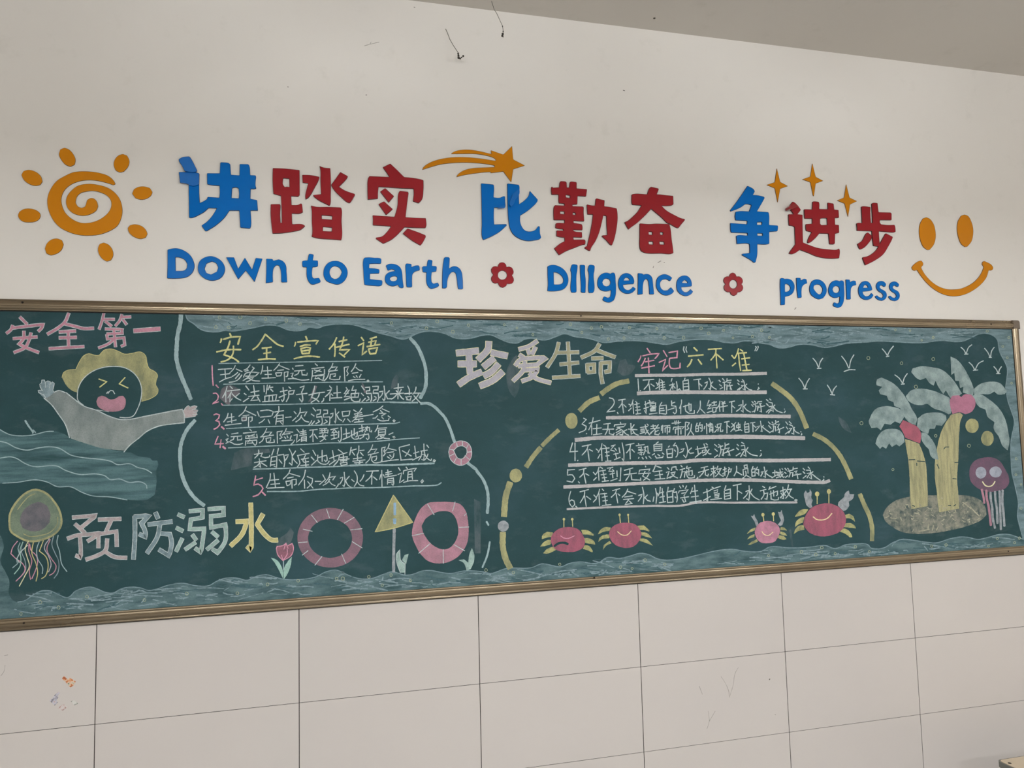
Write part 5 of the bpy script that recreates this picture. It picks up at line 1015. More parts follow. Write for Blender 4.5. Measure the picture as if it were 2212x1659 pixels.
# curved speech outlines
for s, reg, w, lab in (("155,65 145,200 100,400 85,600 80,750 110,900 170,1080 240,1240 310,1415", 'f', 9.0, 'pale chalk arc left of the yellow title'),
    ("421,908 403,930 391,960 389,990 393,1025 407,1058 425,1080 441,1092", 'X', 8.0, 'pale chalk arc left of the numbers 4 and 5'),
    ("1740,225 1850,350 1930,520 1980,680 1995,850 1980,1020 1900,1180", 'g', 7.4, 'pale chalk arc right of the yellow title'),
    ("1910,1265 2030,1265 2130,1320 2212,1400 @j 0,1000 60,1120 120,1295", 'g', 6.4, 'pale chalk arc down to the small pink ring'),
    ("280,1550 410,1650 @e 1700,80 1790,200 1840,330 1850,450 1840,600", 'j', 6.4, 'pale chalk arc below the small pink ring')):
    mk = Mark(0.0008); mk.line(pts(s, reg), w, taper=0.8, jit=0.12)
    mk.build('chalk_arc', C_PALE, board, lab)
for q in ("1830,700 1855,745", "1870,940 1840,1100 1780,1250"):
    mk = Mark(0.0008); mk.lines(q, 'e', 4, taper=0.3); mk.build('chalk_arc', C_PALE, board)
# yellow dashed ring round the right list
DASH = [("2195,570 2060,602 1940,672 1880,720", 'j', 11), ("1840,772 1730,820 1620,920", 'j', 11), ("1360,1160 1280,1230 1170,1340", 'j', 9), ("1145,1370 1060,1470 980,1590", 'j', 10.5),
        ("2110,240 2060,400 2040,630", 'e', 13), ("2025,840 2025,1000 2060,1150 2110,1250", 'e', 13), ("1265,760 1420,870 1600,1020 1750,1230 1890,1560", 'l', 10.5),
        ("1758,938 1778,948 1798,964 1815,985 1826,1005 1838,1033", 'X', 10), ("1920,335 1990,500 2060,650 2100,830 2100,1015", 'r', 9.5)]
for s, reg, w in DASH:
    mk = Mark(0.0008); mk.line(pts(s, reg), w, taper=1.2, jit=0.08); mk.build('chalk_dash', C_YELF, board)
mk = Mark(0.0008); mk.disc(1518, 1045, 74, 96, 'j'); mk.build('chalk_dot', C_YELF, board, 'yellow chalk oval in the dashed ring')
mk = Mark(0.0008); mk.disc(2180, 150, 74, 82, 'e'); mk.build('chalk_dot', C_YELF, board, 'yellow chalk dot in the dashed ring')
mk = Mark(0.0008); mk.disc(2030, 755, 66, 66, 'e'); mk.build('chalk_dot', C_CLAW, board, 'greyish lilac chalk dot in the dashed ring')

# calling swimmer
mk = Mark(0.0006); mk.areas("520,1105 560,1070 650,1030 700,1015 790,1040 880,1120 1000,1200 1150,1250 1300,1320 1430,1360 1560,1355 1700,1330 1900,1290 2060,1250 2180,1235 2200,1300 2200,1400 2060,1415 1900,1440 1760,1500 1650,1590 1560,1659 1490,1735 1200,1700 1000,1640 850,1590 820,1530 780,1430 700,1300 620,1190", 'a')
robe = mk.build('swimmer_drawing', C_ROBE, board, 'chalk drawing of a shouting swimmer with raised arms')
mk = Mark(0.0010); mk.lines("525,1105 620,1190 700,1300 780,1420 832,1580; 790,1040 880,1112 1000,1200 1150,1250 1300,1320 1430,1360 1560,1358 1700,1330 1900,1290 2180,1238; 2175,1238 2200,1300 2202,1400; 2200,1400 2060,1415 1900,1440 1760,1500 1650,1590 1550,1670 1480,1750; 650,1035 700,1015 780,1040", 'a', 2.2); child(robe, 'sleeve_outline', mk, C_WHITE)
mk = Mark(0.0008); mk.areas("740,860 760,800 820,770 905,765 945,680 1000,600 1060,575 1120,590 1180,595 1240,535 1330,518 1410,545 1490,580 1580,570 1680,555 1740,600 1757,690 1780,750 1850,790 1882,830 1865,900 1860,950 1888,1000 1880,1050 1800,1110 1690,1145 1690,1000 1660,890 1600,800 1500,745 1400,720 1270,725 1150,760 1050,820 980,900 940,990 925,1040 850,1010 790,950", 'a'); child(robe, 'hair', mk, C_YELF)
mk = Mark(0.0009); mk.lines("740,860 760,800 820,770 905,765 945,680 1000,600 1060,575 1120,590 1180,595 1240,535 1330,518 1410,545 1490,580 1580,570 1680,555 1740,600 1757,690 1780,750 1850,790 1882,830 1865,900 1860,950 1888,1000 1880,1050 1800,1110 1690,1145", 'a', 1.4); child(robe, 'hair_outline', mk, C_YELB)
mk = Mark(0.0012); mk.lines("1000,1195 930,1130 925,1060 940,970 1000,870 1100,790 1230,740 1350,727 1480,740 1590,800 1660,890 1692,1000 1680,1130 1640,1240 1590,1320 1520,1340 1430,1335", 'a', 2.0); mk.lines("1150,1245 1300,1270", 'a', 1.2); child(robe, 'face_outline', mk, C_WHITE)
mk = Mark(0.0012); mk.lines("1180,878 1275,910 1190,975; 1495,858 1425,935 1530,985", 'a', 2.6); child(robe, 'eyes', mk, C_YEL)
mk = Mark(0.0012); mk.lines("1290,1050 1320,1015 1350,1020 1370,1055; 1272,1050 1290,1030", 'a', 2.0); child(robe, 'nose', mk, C_WHITE)
mk = Mark(0.0010); mk.areas("1150,1150 1170,1095 1215,1075 1260,1090 1310,1120 1370,1115 1430,1080 1470,1078 1500,1120 1500,1180 1480,1230 1420,1260 1330,1268 1240,1250 1175,1210", 'a'); mo = child(robe, 'mouth', mk, C_RINGB)
mk = Mark(0.0008); mk.areas("520,1100 480,1060 455,1025 470,1005 500,1015 470,970 490,935 500,900 520,888 540,910 560,900 590,905 610,915 640,915 650,930 630,1000 650,1035 560,1100", 'a'); child(robe, 'hand', mk, C_BGREY)
mk = Mark(0.0010); mk.lines("545,1100 520,1065 460,1040 455,1015 490,1010 515,1025 480,975 475,940 495,925 500,890 530,890 540,920 570,900 600,910 610,940 625,912 650,930 640,975 632,1010 650,1040; 540,920 545,980; 600,930 590,985", 'a', 1.5); child(robe, 'hand_outline', mk, C_WHITE)
mk = Mark(0.0008); mk.areas("190,1600 230,1550 270,1520 300,1540 370,1520 410,1535 400,1560 370,1575 420,1590 425,1610 400,1630 415,1655 385,1690 330,1700 200,1720", 'f'); child(robe, 'hand', mk, C_PGREY)
mk = Mark(0.0010); mk.lines("195,1600 230,1550 270,1520 300,1540 290,1580; 300,1545 370,1520 412,1535 395,1562 330,1590; 370,1575 425,1595 415,1620 350,1625; 400,1628 415,1660 340,1665; 385,1690 330,1700 200,1720", 'f', 1.4); child(robe, 'hand_outline', mk, C_WHITE)
# sea under the swimmer
mk = Mark(0.0004); mk.areas("-20,140 60,190 130,215 350,225 450,205 560,175 650,175 760,205 850,260 960,300 1200,370 1480,420 1560,430 1650,470 1700,480 1790,490 1820,525 1880,525 1890,580 1870,630 1870,780 1850,930 1760,990 1700,1000 1520,990 1350,960 1100,945 980,900 850,840 700,840 550,770 430,755 300,770 100,800 -20,800", 'b')
sea = mk.build('sea_drawing', C_SEA, board, 'faint blue chalk waves under the swimmer')
mk = Mark(0.0010); mk.lines("0,295 70,310 200,375 330,400 450,375 580,360 700,375 850,460 1000,490 1240,515 1340,540 1390,570 1560,565 1640,605 1740,630 1815,675; 0,495 130,480 200,500 300,560 400,595 680,590 780,640 950,690 1150,685 1260,710 1310,750 1430,745 1540,785 1680,780 1750,820 1755,860", 'b', 2.3); child(sea, 'wave_line', mk, C_PALE)
mk = Mark(0.0009); mk.lines("0,155 60,190 130,218 350,225 450,205 560,178 640,175; 30,795 200,785 430,755 560,780 680,835 850,840 970,900 1100,945 1320,960 1520,995", 'b', 2.0); child(sea, 'wave_edge', mk, C_PALE)
mk = Mark(0.0009); mk.lines("300,45 340,110 400,190", 'b', 4, taper=0.4); mk.lines("390,200 400,160 425,190", 'b', 3); child(sea, 'stray_stroke', mk, C_PALE)
# left jellyfish
J1 = "110,1250 120,1160 190,1030 300,920 400,875 470,880 570,930 650,1020 700,1100 735,1250 715,1330 640,1410 520,1465 400,1490 300,1475 200,1425 130,1370"
mk = Mark(0.0006); mk.areas(J1, 'b'); jl = mk.build('jellyfish_drawing', C_OLIVD, board, 'chalk jellyfish with olive bell above many coloured tentacles, lower left')
mk = Mark(0.0008); mk.areas("240,1240 290,1110 370,1050 470,1020 560,1060 600,1160 590,1270 500,1350 380,1370 270,1330", 'b'); child(jl, 'bell_centre', mk, C_GREYP)
mk = Mark(0.0010); mk.lines(J1 + " 110,1250", 'b', 4.4); mk.lines("690,1200 680,1290 600,1380 480,1420 350,1430 280,1400; 210,1110 280,1020 350,950 420,920", 'b', 2.0); child(jl, 'bell_rim', mk, C_YELF)
for s, m_ in (("210,380 150,460 130,530 190,590 270,650 300,720 260,790 190,860", C_PINK), ("240,400 215,470 230,530 200,600 210,650 150,700", C_PALE), ("275,390 240,480 250,600 240,680 170,775", C_MINTL), ("330,430 240,520 200,590 230,640", C_WHITE),
    ("340,380 300,470 320,560 350,680 300,790 230,920", C_CREAM), ("345,400 345,500 380,620 350,740 365,840", C_PINKF), ("355,420 370,490 430,550 450,630 420,740 380,830", C_PINK), ("400,390 380,520 430,650 450,760 430,860", C_YELB), ("470,385 440,470 450,590 510,700 505,770", C_PALE),
    ("520,370 470,500 550,570 575,670 540,800 495,830", C_YELB), ("590,350 530,460 580,560 610,660 580,750", C_LILAC), ("600,360 560,480 620,600 670,680 640,760 590,790", C_PINKF), ("640,320 620,420 660,530 700,620 690,760 645,825", C_BGREY), ("695,310 680,400 710,500 740,660 800,745", C_PALE), ("270,400 255,500 300,620 300,740 200,850", C_BGREY)):
    mk = Mark(0.0010); mk.lines(s, 'c', 2.0); child(jl, 'tentacle', mk, m_)
# life rings
def ring(outer, inner, m_, label, ticks, tm=C_WHITE, outline=None):
    mk = Mark(0.0006); mk.area([outer, inner], 0, 0.2); o = mk.build('life_ring_drawing', m_, board, label)
    for reg, s in ticks:
        for P in strokes(s, reg):
            k = Mark(0.0009); k.line(P, 1.7); child(o, 'ring_band', k, tm)
    if outline:
        k = Mark(0.0009)
        for P in (outer, inner): k.line(smooth(P + [P[0]], False, 60, 3), 1.4)
        child(o, 'ring_outline', k, outline)
    return o
ring(pts(circle(713.3, 1161.5, 70.8, 64.5, 30), 'X'), pts(circle(713, 1163, 47.5, 42, 26), 'X'), C_RINGA, 'large mauve chalk life ring left of the warning sign',
  [('d', "1910,220 1945,325; 2110,220 2040,345; 1730,290 1800,380; 1630,460 1740,485; 1575,620 1680,612; 1690,715 1620,770; 1855,785 1770,890; 2090,755 2140,870"), ('e', "250,650 130,720; 345,785 205,800; 225,940 345,1015")])
ring(pts("1130,480 1280,465 1420,470 1510,490 1580,570 1610,700 1615,850 1590,980 1510,1100 1410,1170 1300,1200 1150,1180 1060,1110 990,1000 940,860 950,760 990,640 1050,540", 'e'), pts("1260,580 1400,590 1450,640 1485,740 1490,850 1450,950 1380,1020 1290,1030 1200,990 1120,910 1070,820 1055,750 1110,660 1190,610", 'e'), C_RINGB, 'large rose pink chalk life ring right of the warning sign',
  [('e', "1125,490 1205,620; 1455,465 1425,575; 1620,765 1500,770; 1570,1050 1440,975; 1315,1200 1313,1035; 1020,1080 1160,960; 940,870 1080,840; 1565,630 1590,605")])
ring(pts("50,1420 70,1350 130,1300 210,1285 290,1320 325,1400 320,1480 270,1550 200,1578 130,1560 70,1500", 'j'), pts("110,1400 150,1360 215,1345 265,1380 265,1440 210,1500 160,1490", 'j'), C_RINGB, 'small pink chalk life ring between two pale arcs',
  [('j', "145,1305 155,1360; 215,1290 218,1345; 285,1330 262,1375; 325,1415 268,1420; 300,1510 245,1460; 200,1575 200,1500; 115,1540 145,1485; 55,1470 115,1440; 62,1385 112,1395")], C_WHITE, C_WHITE)
# warning sign
mk = Mark(0.0006); mk.areas("718,385 950,710 740,775 500,825", 'e'); sg = mk.build('sign_drawing', C_YELF, board, 'yellow triangular chalk warning sign on a grey pole')
mk = Mark(0.0009); mk.lines("718,385 950,710; 718,385 500,825 740,775 950,710", 'e', 2); child(sg, 'sign_edge', mk, C_YELB)
mk = Mark(0.0009); mk.lines("735,480 735,560 735,620", 'e', 6, taper=.5); mk.lines("733,670 733,722", 'e', 7); child(sg, 'exclamation_mark', mk, C_DOTB)
mk = Mark(0.0007); mk.lines("728,790 722,1050 720,1300", 'e', 6.4, taper=1.1); child(sg, 'pole', mk, C_CLAW)
# leaves and tulip
for leaves, lab in ((("795,1035 805,1160 860,1210 860,1310 800,1310 760,1200 755,1090", "900,1085 870,1210 820,1160 850,1100"), 'mint chalk sprout at the foot of the warning sign'),
                    (("1655,1015 1685,1100 1680,1180 1640,1270 1590,1290 1610,1200 1625,1090", "1590,1280 1560,1200 1495,1160 1560,1150 1620,1200 1610,1260"), 'mint chalk sprout below the rose pink life ring')):
    mk = Mark(0.0007); mk.areas(leaves[0], 'e'); o = mk.build('sprout_drawing', C_MINT, board, lab)
    mk = Mark(0.0008); mk.areas(leaves[1], 'e'); child(o, 'leaf', mk, C_MINT)
mk = Mark(0.0008); mk.lines("860,1210 855,1330; 800,1310 760,1200 755,1090 795,1035 805,1160 860,1210", 'e', 1.3); child(o, 'leaf_outline', mk, C_WHITE)
mk = Mark(0.0007); mk.areas("1310,690 1320,665 1390,655 1425,625 1450,655 1500,630 1515,680 1490,770 1390,835 1330,770", 'd'); tu = mk.build('tulip_drawing', C_TPINK, board, 'pink chalk tulip with two green leaves')
mk = Mark(0.0010); mk.lines("1310,690 1320,665 1390,655 1425,625 1450,690; 1400,700 1425,625; 1450,655 1500,630 1515,680 1490,770 1390,835 1330,770 1310,690; 1440,700 1440,760 1390,830; 1390,830 1370,770", 'd', 2.0); child(tu, 'petal_outline', mk, C_PINK)
mk = Mark(0.0009); mk.lines("1395,840 1395,950", 'd', 2.2); child(tu, 'stem', mk, C_PALE)
for s in ("1245,800 1320,830 1380,930 1395,1060 1340,950 1290,860", "1495,790 1480,900 1440,1000 1400,1060 1400,930 1450,840"):
    mk = Mark(0.0008); mk.areas(s, 'd'); child(tu, 'leaf', mk, C_MINTL)
# crabs
def crab(reg, body, m_, legs, eyes, smile, label, claws=(), er=14, sm=C_SMILE, sw=1.8, lm=C_LEG):
    mk = Mark(0.0008); mk.areas(body, reg); o = mk.build('crab_drawing', m_, board, label)
    for s in legs:
        k = Mark(0.0006); k.areas(s, reg); l = child(o, 'leg', k, lm)
        P = pts(s, reg); k2 = Mark(0.0007); k2.line(P + [P[0]], 1.1); v = k2
        l_ = l  # outline strokes belong to the leg patch itself
    for s, rr in eyes:
        P = pts(s, reg); k = Mark(0.0007); k.line(P, 2.0)
        x, y = P[0]; n = 12; r_ = rr / REG[reg][2]
        k.add(fill_mesh([[(x + r_ * math.cos(q * 2 * math.pi / n), y + r_ * 1.15 * math.sin(q * 2 * math.pi / n)) for q in range(n)]], BOARD_D + 0.0008))
        child(o, 'eye_stalk', k, C_YELB)
    for s in claws:
        k = Mark(0.0007); k.areas(s, reg); child(o, 'claw', k, C_CLAW)
    k = Mark(0.0012); k.lines(smile, reg, sw); child(o, 'smile', k, sm)
    return o
c1 = crab('q', "830,800 850,740 920,680 1050,655 1150,680 1210,750 1235,830 1220,890 1150,940 1000,952 900,930 850,880", C_CRAB,
  ["855,720 850,770 790,780 720,800 730,750 780,712", "830,810 830,860 770,880 700,890 740,840 790,810", "850,890 890,930 800,970 735,970 780,920", "1190,690 1260,690 1340,740 1340,760 1260,745 1210,745", "1230,785 1290,790 1350,830 1360,865 1290,855 1240,845", "1235,870 1290,885 1330,940 1325,960 1260,930 1210,915"],
  [("985,562 985,655", 15), ("1085,562 1090,650", 15)], "945,760 980,785 1040,790 1110,760", 'red chalk crab with yellow legs, leftmost of the four', sm=C_PINK)
mk = Mark(0.0011); mk.lines("870,885 920,850 1000,845 1035,860", 'q', 5, taper=.4); child(c1, 'bare_streak', mk, C_DARK)
crab('q', "1525,740 1550,670 1620,620 1720,603 1830,620 1890,680 1915,740 1890,810 1830,880 1730,905 1620,880 1560,830", C_CRAB,
  ["1545,660 1530,700 1450,715 1390,745 1420,690 1480,655", "1530,745 1525,790 1440,800 1395,835 1410,780 1460,750", "1530,820 1555,850 1490,880 1450,930 1460,870", "1860,640 1940,635 2005,690 2005,710 1940,690 1890,690", "1910,715 1980,730 2040,790 1980,775 1910,755", "1895,790 1970,800 2050,880 1980,850 1890,820"],
  [("1650,510 1660,605", 14), ("1752,510 1760,605", 12)], "1625,710 1680,750 1740,750 1790,700", 'red chalk crab with yellow legs and no claws, second from the left')
crab('r', "350,900 370,820 420,760 520,730 630,745 700,800 725,880 700,960 640,1040 540,1060 440,1050 380,990", C_CRABP,
  ["360,825 350,870 270,900 230,925 280,860", "350,925 340,970 280,985 230,1005 280,950", "380,1000 395,1035 310,1075 240,1090 300,1040", "735,820 790,825 830,870 770,865 730,865", "730,885 790,900 835,950 770,940 725,925", "710,940 780,955 825,1000 770,1010 690,980"],
  [("470,635 485,740", 24), ("625,625 630,730", 24)], "455,885 490,930 550,945 620,895", 'small pink chalk crab with two raised white claws',
  claws=["290,650 320,655 340,625 360,680 385,720 405,780 370,810 345,740", "695,590 730,600 750,565 770,640 785,710 760,790 730,800 690,785 740,720 710,650"])
crab('r', "1070,780 1110,640 1200,530 1330,475 1460,465 1600,520 1690,620 1710,730 1680,820 1600,900 1480,945 1370,960 1240,940 1140,880", C_CRAB,
  ["1150,555 1100,620 1010,655 945,670 1000,590 1080,550", "1090,670 1070,750 1000,780 950,820 960,750 1020,690", "1080,790 1090,860 1000,880 930,925 960,840 1010,800", "1690,640 1760,620 1820,660 1845,740 1770,690 1690,690", "1690,765 1780,760 1850,810 1860,840 1780,830 1680,820", "1640,840 1720,850 1790,920 1805,970 1770,975 1700,920 1610,885"],
  [("1280,325 1280,475", 33), ("1455,288 1455,465", 32)], "1220,665 1260,700 1340,715 1430,690 1500,615", 'biggest red chalk crab, rightmost, with two grey claws',
  claws=["1085,320 1110,270 1130,310 1165,300 1170,250 1200,310 1190,370 1215,420 1195,480 1210,520 1170,540 1120,490 1100,420", "1590,500 1600,450 1680,370 1700,310 1755,270 1765,330 1835,330 1810,400 1750,440 1760,500 1720,560 1670,580"], sw=2.4)
# gulls
GULLS = [('s', "800,370 850,430 885,510; 950,370 910,430 890,510; 865,525 925,522"), ('s', "1230,340 1290,420 1335,520; 1415,320 1370,400 1345,520; 1265,572 1340,545 1435,545"), ('s', "1835,230 1880,280 1910,330; 2005,190 1950,260 1915,330; 1895,350 1940,340"),
  ('s', "590,670 640,730 680,820; 750,675 710,740 685,820; 655,830 720,830"), ('s', "1015,770 1060,840 1090,910; 1155,785 1110,840 1090,910; 1060,915 1130,922"), ('s', "2025,620 2090,670 2140,745; 2212,600 2165,670 2145,745; 2120,760 2170,755"),
  ('v', "955,830 1020,890 1055,965; 1175,780 1110,830 1060,965; 1025,970 1100,965"), ('v', "1425,850 1490,930 1535,1025; 1620,830 1570,900 1545,1025; 1515,1033 1565,1033"), ('v', "1115,1130 1180,1190 1230,1280; 1405,1100 1310,1150 1240,1280; 1200,1290 1295,1283"), ('v', "1610,1215 1660,1270 1695,1350; 1765,1215 1720,1280 1705,1350; 1660,1355 1740,1355")]
for reg, s in GULLS:
    mk = Mark(0.0010); mk.lines(s, reg, 2.2); mk.build('gull_drawing', C_TEXT, board)
# island with two palms
mk = Mark(0.0005); mk.areas("180,1150 220,1060 330,960 470,905 700,870 950,865 1250,860 1450,880 1590,940 1660,1050 1670,1150 1600,1220 1450,1290 1150,1370 900,1410 620,1420 450,1390 330,1330 220,1240", 'u')
isl = mk.build('island_drawing', C_ISLE, board, 'mottled chalk island under the two palm trees')
mk = Mark(0.0008)
rnd = random.Random(11)
for q in range(70):
    x, y = rnd.uniform(260, 1600), rnd.gauss(1140, 120); a = rnd.uniform(0, 6.28); L = rnd.uniform(20, 70)
    if ((x - 925) / 700) ** 2 + ((y - 1140) / 240) ** 2 > 1: continue
    ox, oy, k = REG['u']
    mk.line([(ox + x / k, oy + y / k), (ox + (x + L * math.cos(a) * .6) / k, oy + (y + L * .5 * math.sin(a) + 8) / k), (ox + (x + L * math.cos(a)) / k, oy + (y + L * math.sin(a) * .7) / k)], rnd.uniform(0.9, 2.2), taper=.4)
mk.lines("1330,965 1390,1010 1450,1060; 1440,1030 1500,1100 1570,1165; 840,1280 830,1345; 910,1295 895,1370; 980,1310 950,1370; 220,1190 270,1160; 700,1385 850,1355", 'u', 2.4); child(isl, 'sand_strokes', mk, chalk('sand_chalk', (176, 170, 146), 0.6, 1.0, 60))['kind'] = 'stuff'
def palm(trunk, leaves, heart, hm, label, cuts):
    mk = Mark(0.0007); mk.areas(trunk[1], trunk[0]); o = mk.build('palm_drawing', C_TRUNK, board, label)
    for s in leaves:
        k = Mark(0.0008); k.areas(s, 't'); child(o, 'leaf', k, C_PALM)
    k = Mark(0.0010); k.areas(heart, 't'); child(o, 'crown_patch', k, hm)
    k = Mark(0.0010); k.lines(cuts, 'u', 1.8, taper=.4); child(o, 'trunk_marks', k, C_DARK)
    return o
palm(('u', "@t 595,1310 700,1340 790,1375 840,1500 @u 800,420 820,700 827,850 825,1020 590,1065 572,900 565,620 545,350 520,200"),
  ["205,540 220,495 280,475 380,520 460,570 560,680 640,800 690,900 760,1030 740,1120 650,1080 560,960 530,890 450,860 440,810 370,780 350,720 260,700 240,650 290,600 210,580",
   "105,1080 130,1000 200,900 310,865 420,870 530,905 600,990 530,1100 460,1070 400,1115 320,1100 270,1190 215,1150 140,1160",
   "195,1370 230,1270 310,1190 420,1170 520,1190 580,1270 590,1350 520,1410 480,1380 420,1415 380,1370 340,1440 290,1410 260,1445",
   "770,1030 850,970 950,950 1080,955 1155,990 1160,1050 1095,1130 1020,1120 1000,1170 930,1170 910,1240 820,1200 760,1140",
   "820,1220 880,1230 950,1300 1010,1400 1035,1500 1050,1590 990,1580 940,1530 920,1450 870,1400 820,1310"],
  "520,1140 570,1050 680,1100 760,1140 810,1220 805,1370 700,1330 600,1290 560,1200", C_REDF, 'chalk palm tree with red crown, the smaller one on the left', "555,355 645,352; 675,372 785,380; 668,400 670,440; 605,1010 640,1025")
palm(('t', "1220,980 1340,950 1385,985 1350,1060 1335,1200 1325,1400 @u 1270,300 1250,620 1270,900 1280,1055 990,1112 970,960 960,850 930,600 930,380 @t 1020,1500 1060,1300 1120,1140"),
  ["680,400 700,350 830,320 960,335 1080,360 1200,450 1290,560 1370,690 1300,740 1210,750 1150,650 1115,700 1060,620 1010,520 985,585 930,550 880,480 800,510 740,470",
   "605,730 680,650 800,625 950,645 1100,700 1200,750 1230,880 1220,960 1190,975 1100,930 1000,900 900,830 800,850 700,830 640,790",
   "1215,190 1300,230 1400,350 1480,500 1530,640 1520,720 1380,680 1390,600 1345,615 1330,520 1280,520 1265,410 1225,440",
   "1530,630 1620,560 1770,530 1890,555 1980,660 1950,700 1860,705 1810,665 1740,700 1640,700 1540,720",
   "1510,720 1620,705 1750,780 1880,900 1960,1050 2005,1250 2015,1350 1990,1465 1920,1400 1870,1280 1800,1170 1810,1080 1720,1010 1690,910 1600,870"],
  "1210,860 1205,780 1240,720 1330,715 1360,740 1400,705 1490,705 1545,770 1550,850 1510,930 1420,970 1340,945 1240,970", C_HEART, 'chalk palm tree with pink crown, the taller one on the right', "1215,395 1275,392; 1185,625 1240,630; 1060,200 1080,170 1130,170; 1120,1010 1160,1015; 1200,1020 1230,1000; 960,420 990,480")
for cx, cy, rx, ry in ((1508, 1130, 90, 98), (1715, 1300, 85, 103)):
    mk = Mark(0.0007); mk.disc(cx, cy, rx, ry, 't'); mk.build('coconut_drawing', C_YELF, board)
# purple jellyfish
mk = Mark(0.0006); mk.areas("1425,560 1440,450 1500,370 1620,325 1750,320 1860,370 1930,470 1990,590 1995,690 1950,760 1850,800 1700,815 1600,790 1500,730 1440,650", 'u')
j2 = mk.build('jellyfish_drawing', C_JELLY, board, 'purple chalk jellyfish with two big round eyes, far right')
for cx, cy, rx, ry in ((1592, 540, 78, 85), (1803, 530, 88, 80)):
    mk = Mark(0.0008); mk.disc(cx, cy, rx, ry, 'u'); child(j2, 'eye', mk, C_JELLE)
mk = Mark(0.0010); mk.lines("1615,670 1650,720 1700,740 1760,720 1795,665", 'u', 2.6); child(j2, 'smile', mk, C_CREAM)
for s, m_ in (("1605,780 1620,850 1635,920 1640,980", C_RINGB), ("1670,790 1675,900 1700,1010 1715,1120 1735,1300", C_RINGB), ("1730,820 1735,930 1755,1050 1760,1180 1795,1340", C_CLAW), ("1795,810 1800,920 1820,1050 1830,1270", C_CLAW), ("1860,800 1865,950 1870,1100 1880,1360", C_CLAW), ("1905,790 1900,950 1915,1100 1930,1310", C_CLAW)):
    mk = Mark(0.0007); mk.lines(s, 'u', 5.0, taper=.5); child(j2, 'tentacle', mk, m_)
# ------------------------------------------------------------------ small things on and by the wall
M_WEB = plain('dusty_thread', rgb(92, 86, 76), 0.9, var=0.2, vscale=60)
M_DUST = plain('dust_clump', rgb(60, 55, 48), 0.95, var=0.3, vscale=200)
def web(P, rad, clumps, label):
    b = MB(); b.tube(P, rad, 6)
    o = b.build('cobweb_strand', M_WEB, None, origin=P[-1]); tag(o, label, 'cobweb')
    for c, r in clumps:
        bm = bmesh.new(); bmesh.ops.create_icosphere(bm, subdivisions=2, radius=r)
        for v in bm.verts: v.co = Vector(c) + v.co * random.uniform(0.6, 1.25)
        m = MB(); m.bm(bm); m.build('dust_clump', M_DUST, o)
xs = pts("1010,345 1030,390 1045,430 1060,470 1100,540 1140,600 1165,640", 'x')
P = [on_wall(x, y, d) for (x, y), d in zip(xs, (0.003, 0.010, 0.018, 0.024, 0.03, 0.032, 0.034))]
cl = [(on_wall(*p, 0.034), r) for p, r in zip(pts("1160,640 1165,665 1163,690 1182,700 1200,685 1222,670", 'x'), (.0035, .004, .0045, .003, .003, .0035))]
P2 = [on_wall(*p, 0.034) for p in pts("1165,640 1163,690 1182,702 1205,682 1222,670", 'x')]
web(P + P2[1:], 0.0011, cl, 'short cobweb strand ending in a dust clump, high on the plaster wall')
a = on_level(1062, 3, CEIL_Z - 0.001)
xs = pts("1590,115 1620,160 1650,225 1675,280 1690,310 1697,370 1693,410", 'x')
dd = [0.16, 0.14, 0.125, 0.115, 0.11, 0.105, 0.105]
P = [a] + [on_wall(x, y, d) for (x, y), d in zip(xs, dd)]
cl = [(on_wall(*p, 0.106), r) for p, r in zip(pts("1690,315 1697,375 1693,405 1688,425 1695,440", 'x'), (.0022, .0025, .004, .004, .0022))]
web(P, 0.0009, cl, 'longer cobweb strand hanging down from the ceiling edge')

# torn sticker scraps on the tiles
M_SC = []
for nm, cols in (('scrap_print_orange', ((214, 196, 172), (206, 132, 84), (150, 74, 40), (88, 110, 90))), ('scrap_print_grey', ((196, 192, 200), (150, 144, 150), (60, 54, 52), (180, 150, 140))), ('scrap_print_pink', ((206, 196, 190), (184, 150, 140), (96, 78, 72), (196, 186, 180))), ('scrap_print_white', ((206, 202, 194), (190, 188, 176), (70, 66, 50), (200, 196, 186)))):
    m, nt, bs = new_mat(nm); bs.inputs['Roughness'].default_value = 0.6
    n = noise_tex(nt, 110, 3, 0.6)
    nt.links.new(ramp(nt, n.outputs['Fac'], [(0.30, rgb(*cols[3])), (0.43, rgb(*cols[0])), (0.56, rgb(*cols[1])), (0.66, rgb(*cols[2]))]).outputs['Color'], bs.inputs['Base Color'])
    M_SC.append(m)
for s, m, lab in (("740,590 765,560 785,580 810,600 830,580 860,600 905,625 880,670 845,695 820,680 790,640", 0, 'torn orange-printed sticker scrap, topmost of the four on the lower left tile'),
    ("590,855 630,820 650,790 695,750 715,765 685,800 700,815 675,850 690,880 655,915 620,880", 1, 'torn grey and black sticker scrap with a thin upper tip, lower left tile'),
    ("690,950 730,910 770,895 805,930 750,975", 2, 'torn pinkish sticker scrap, lowest of the four'),
    ("845,860 890,850 935,890 890,910", 3, 'smallest whitish sticker scrap, nearest to the tile joint')):
    L = smooth(pts(s, 'y'), True, 20, 1.5, 0.2); L = [(x + random.uniform(-.35, .35), y + random.uniform(-.35, .35)) for x, y in L]
    V, F = fill_mesh([L], 0.0036); n = len(V)
    V = V + [Vector((v.x, -0.0030, v.z)) for v in V]
    F = F + [(q, (q + 1) % n, n + (q + 1) % n, n + q) for q in range(n)]
    xs_ = [v.x for v in V]; zs_ = [v.z for v in V]
    o = mesh_obj('sticker_scrap', V, F, M_SC[m], origin=((min(xs_) + max(xs_)) / 2, 0, min(zs_)))
    tag(o, lab, 'paper scrap', 'torn sticker scraps on the lower left tile')

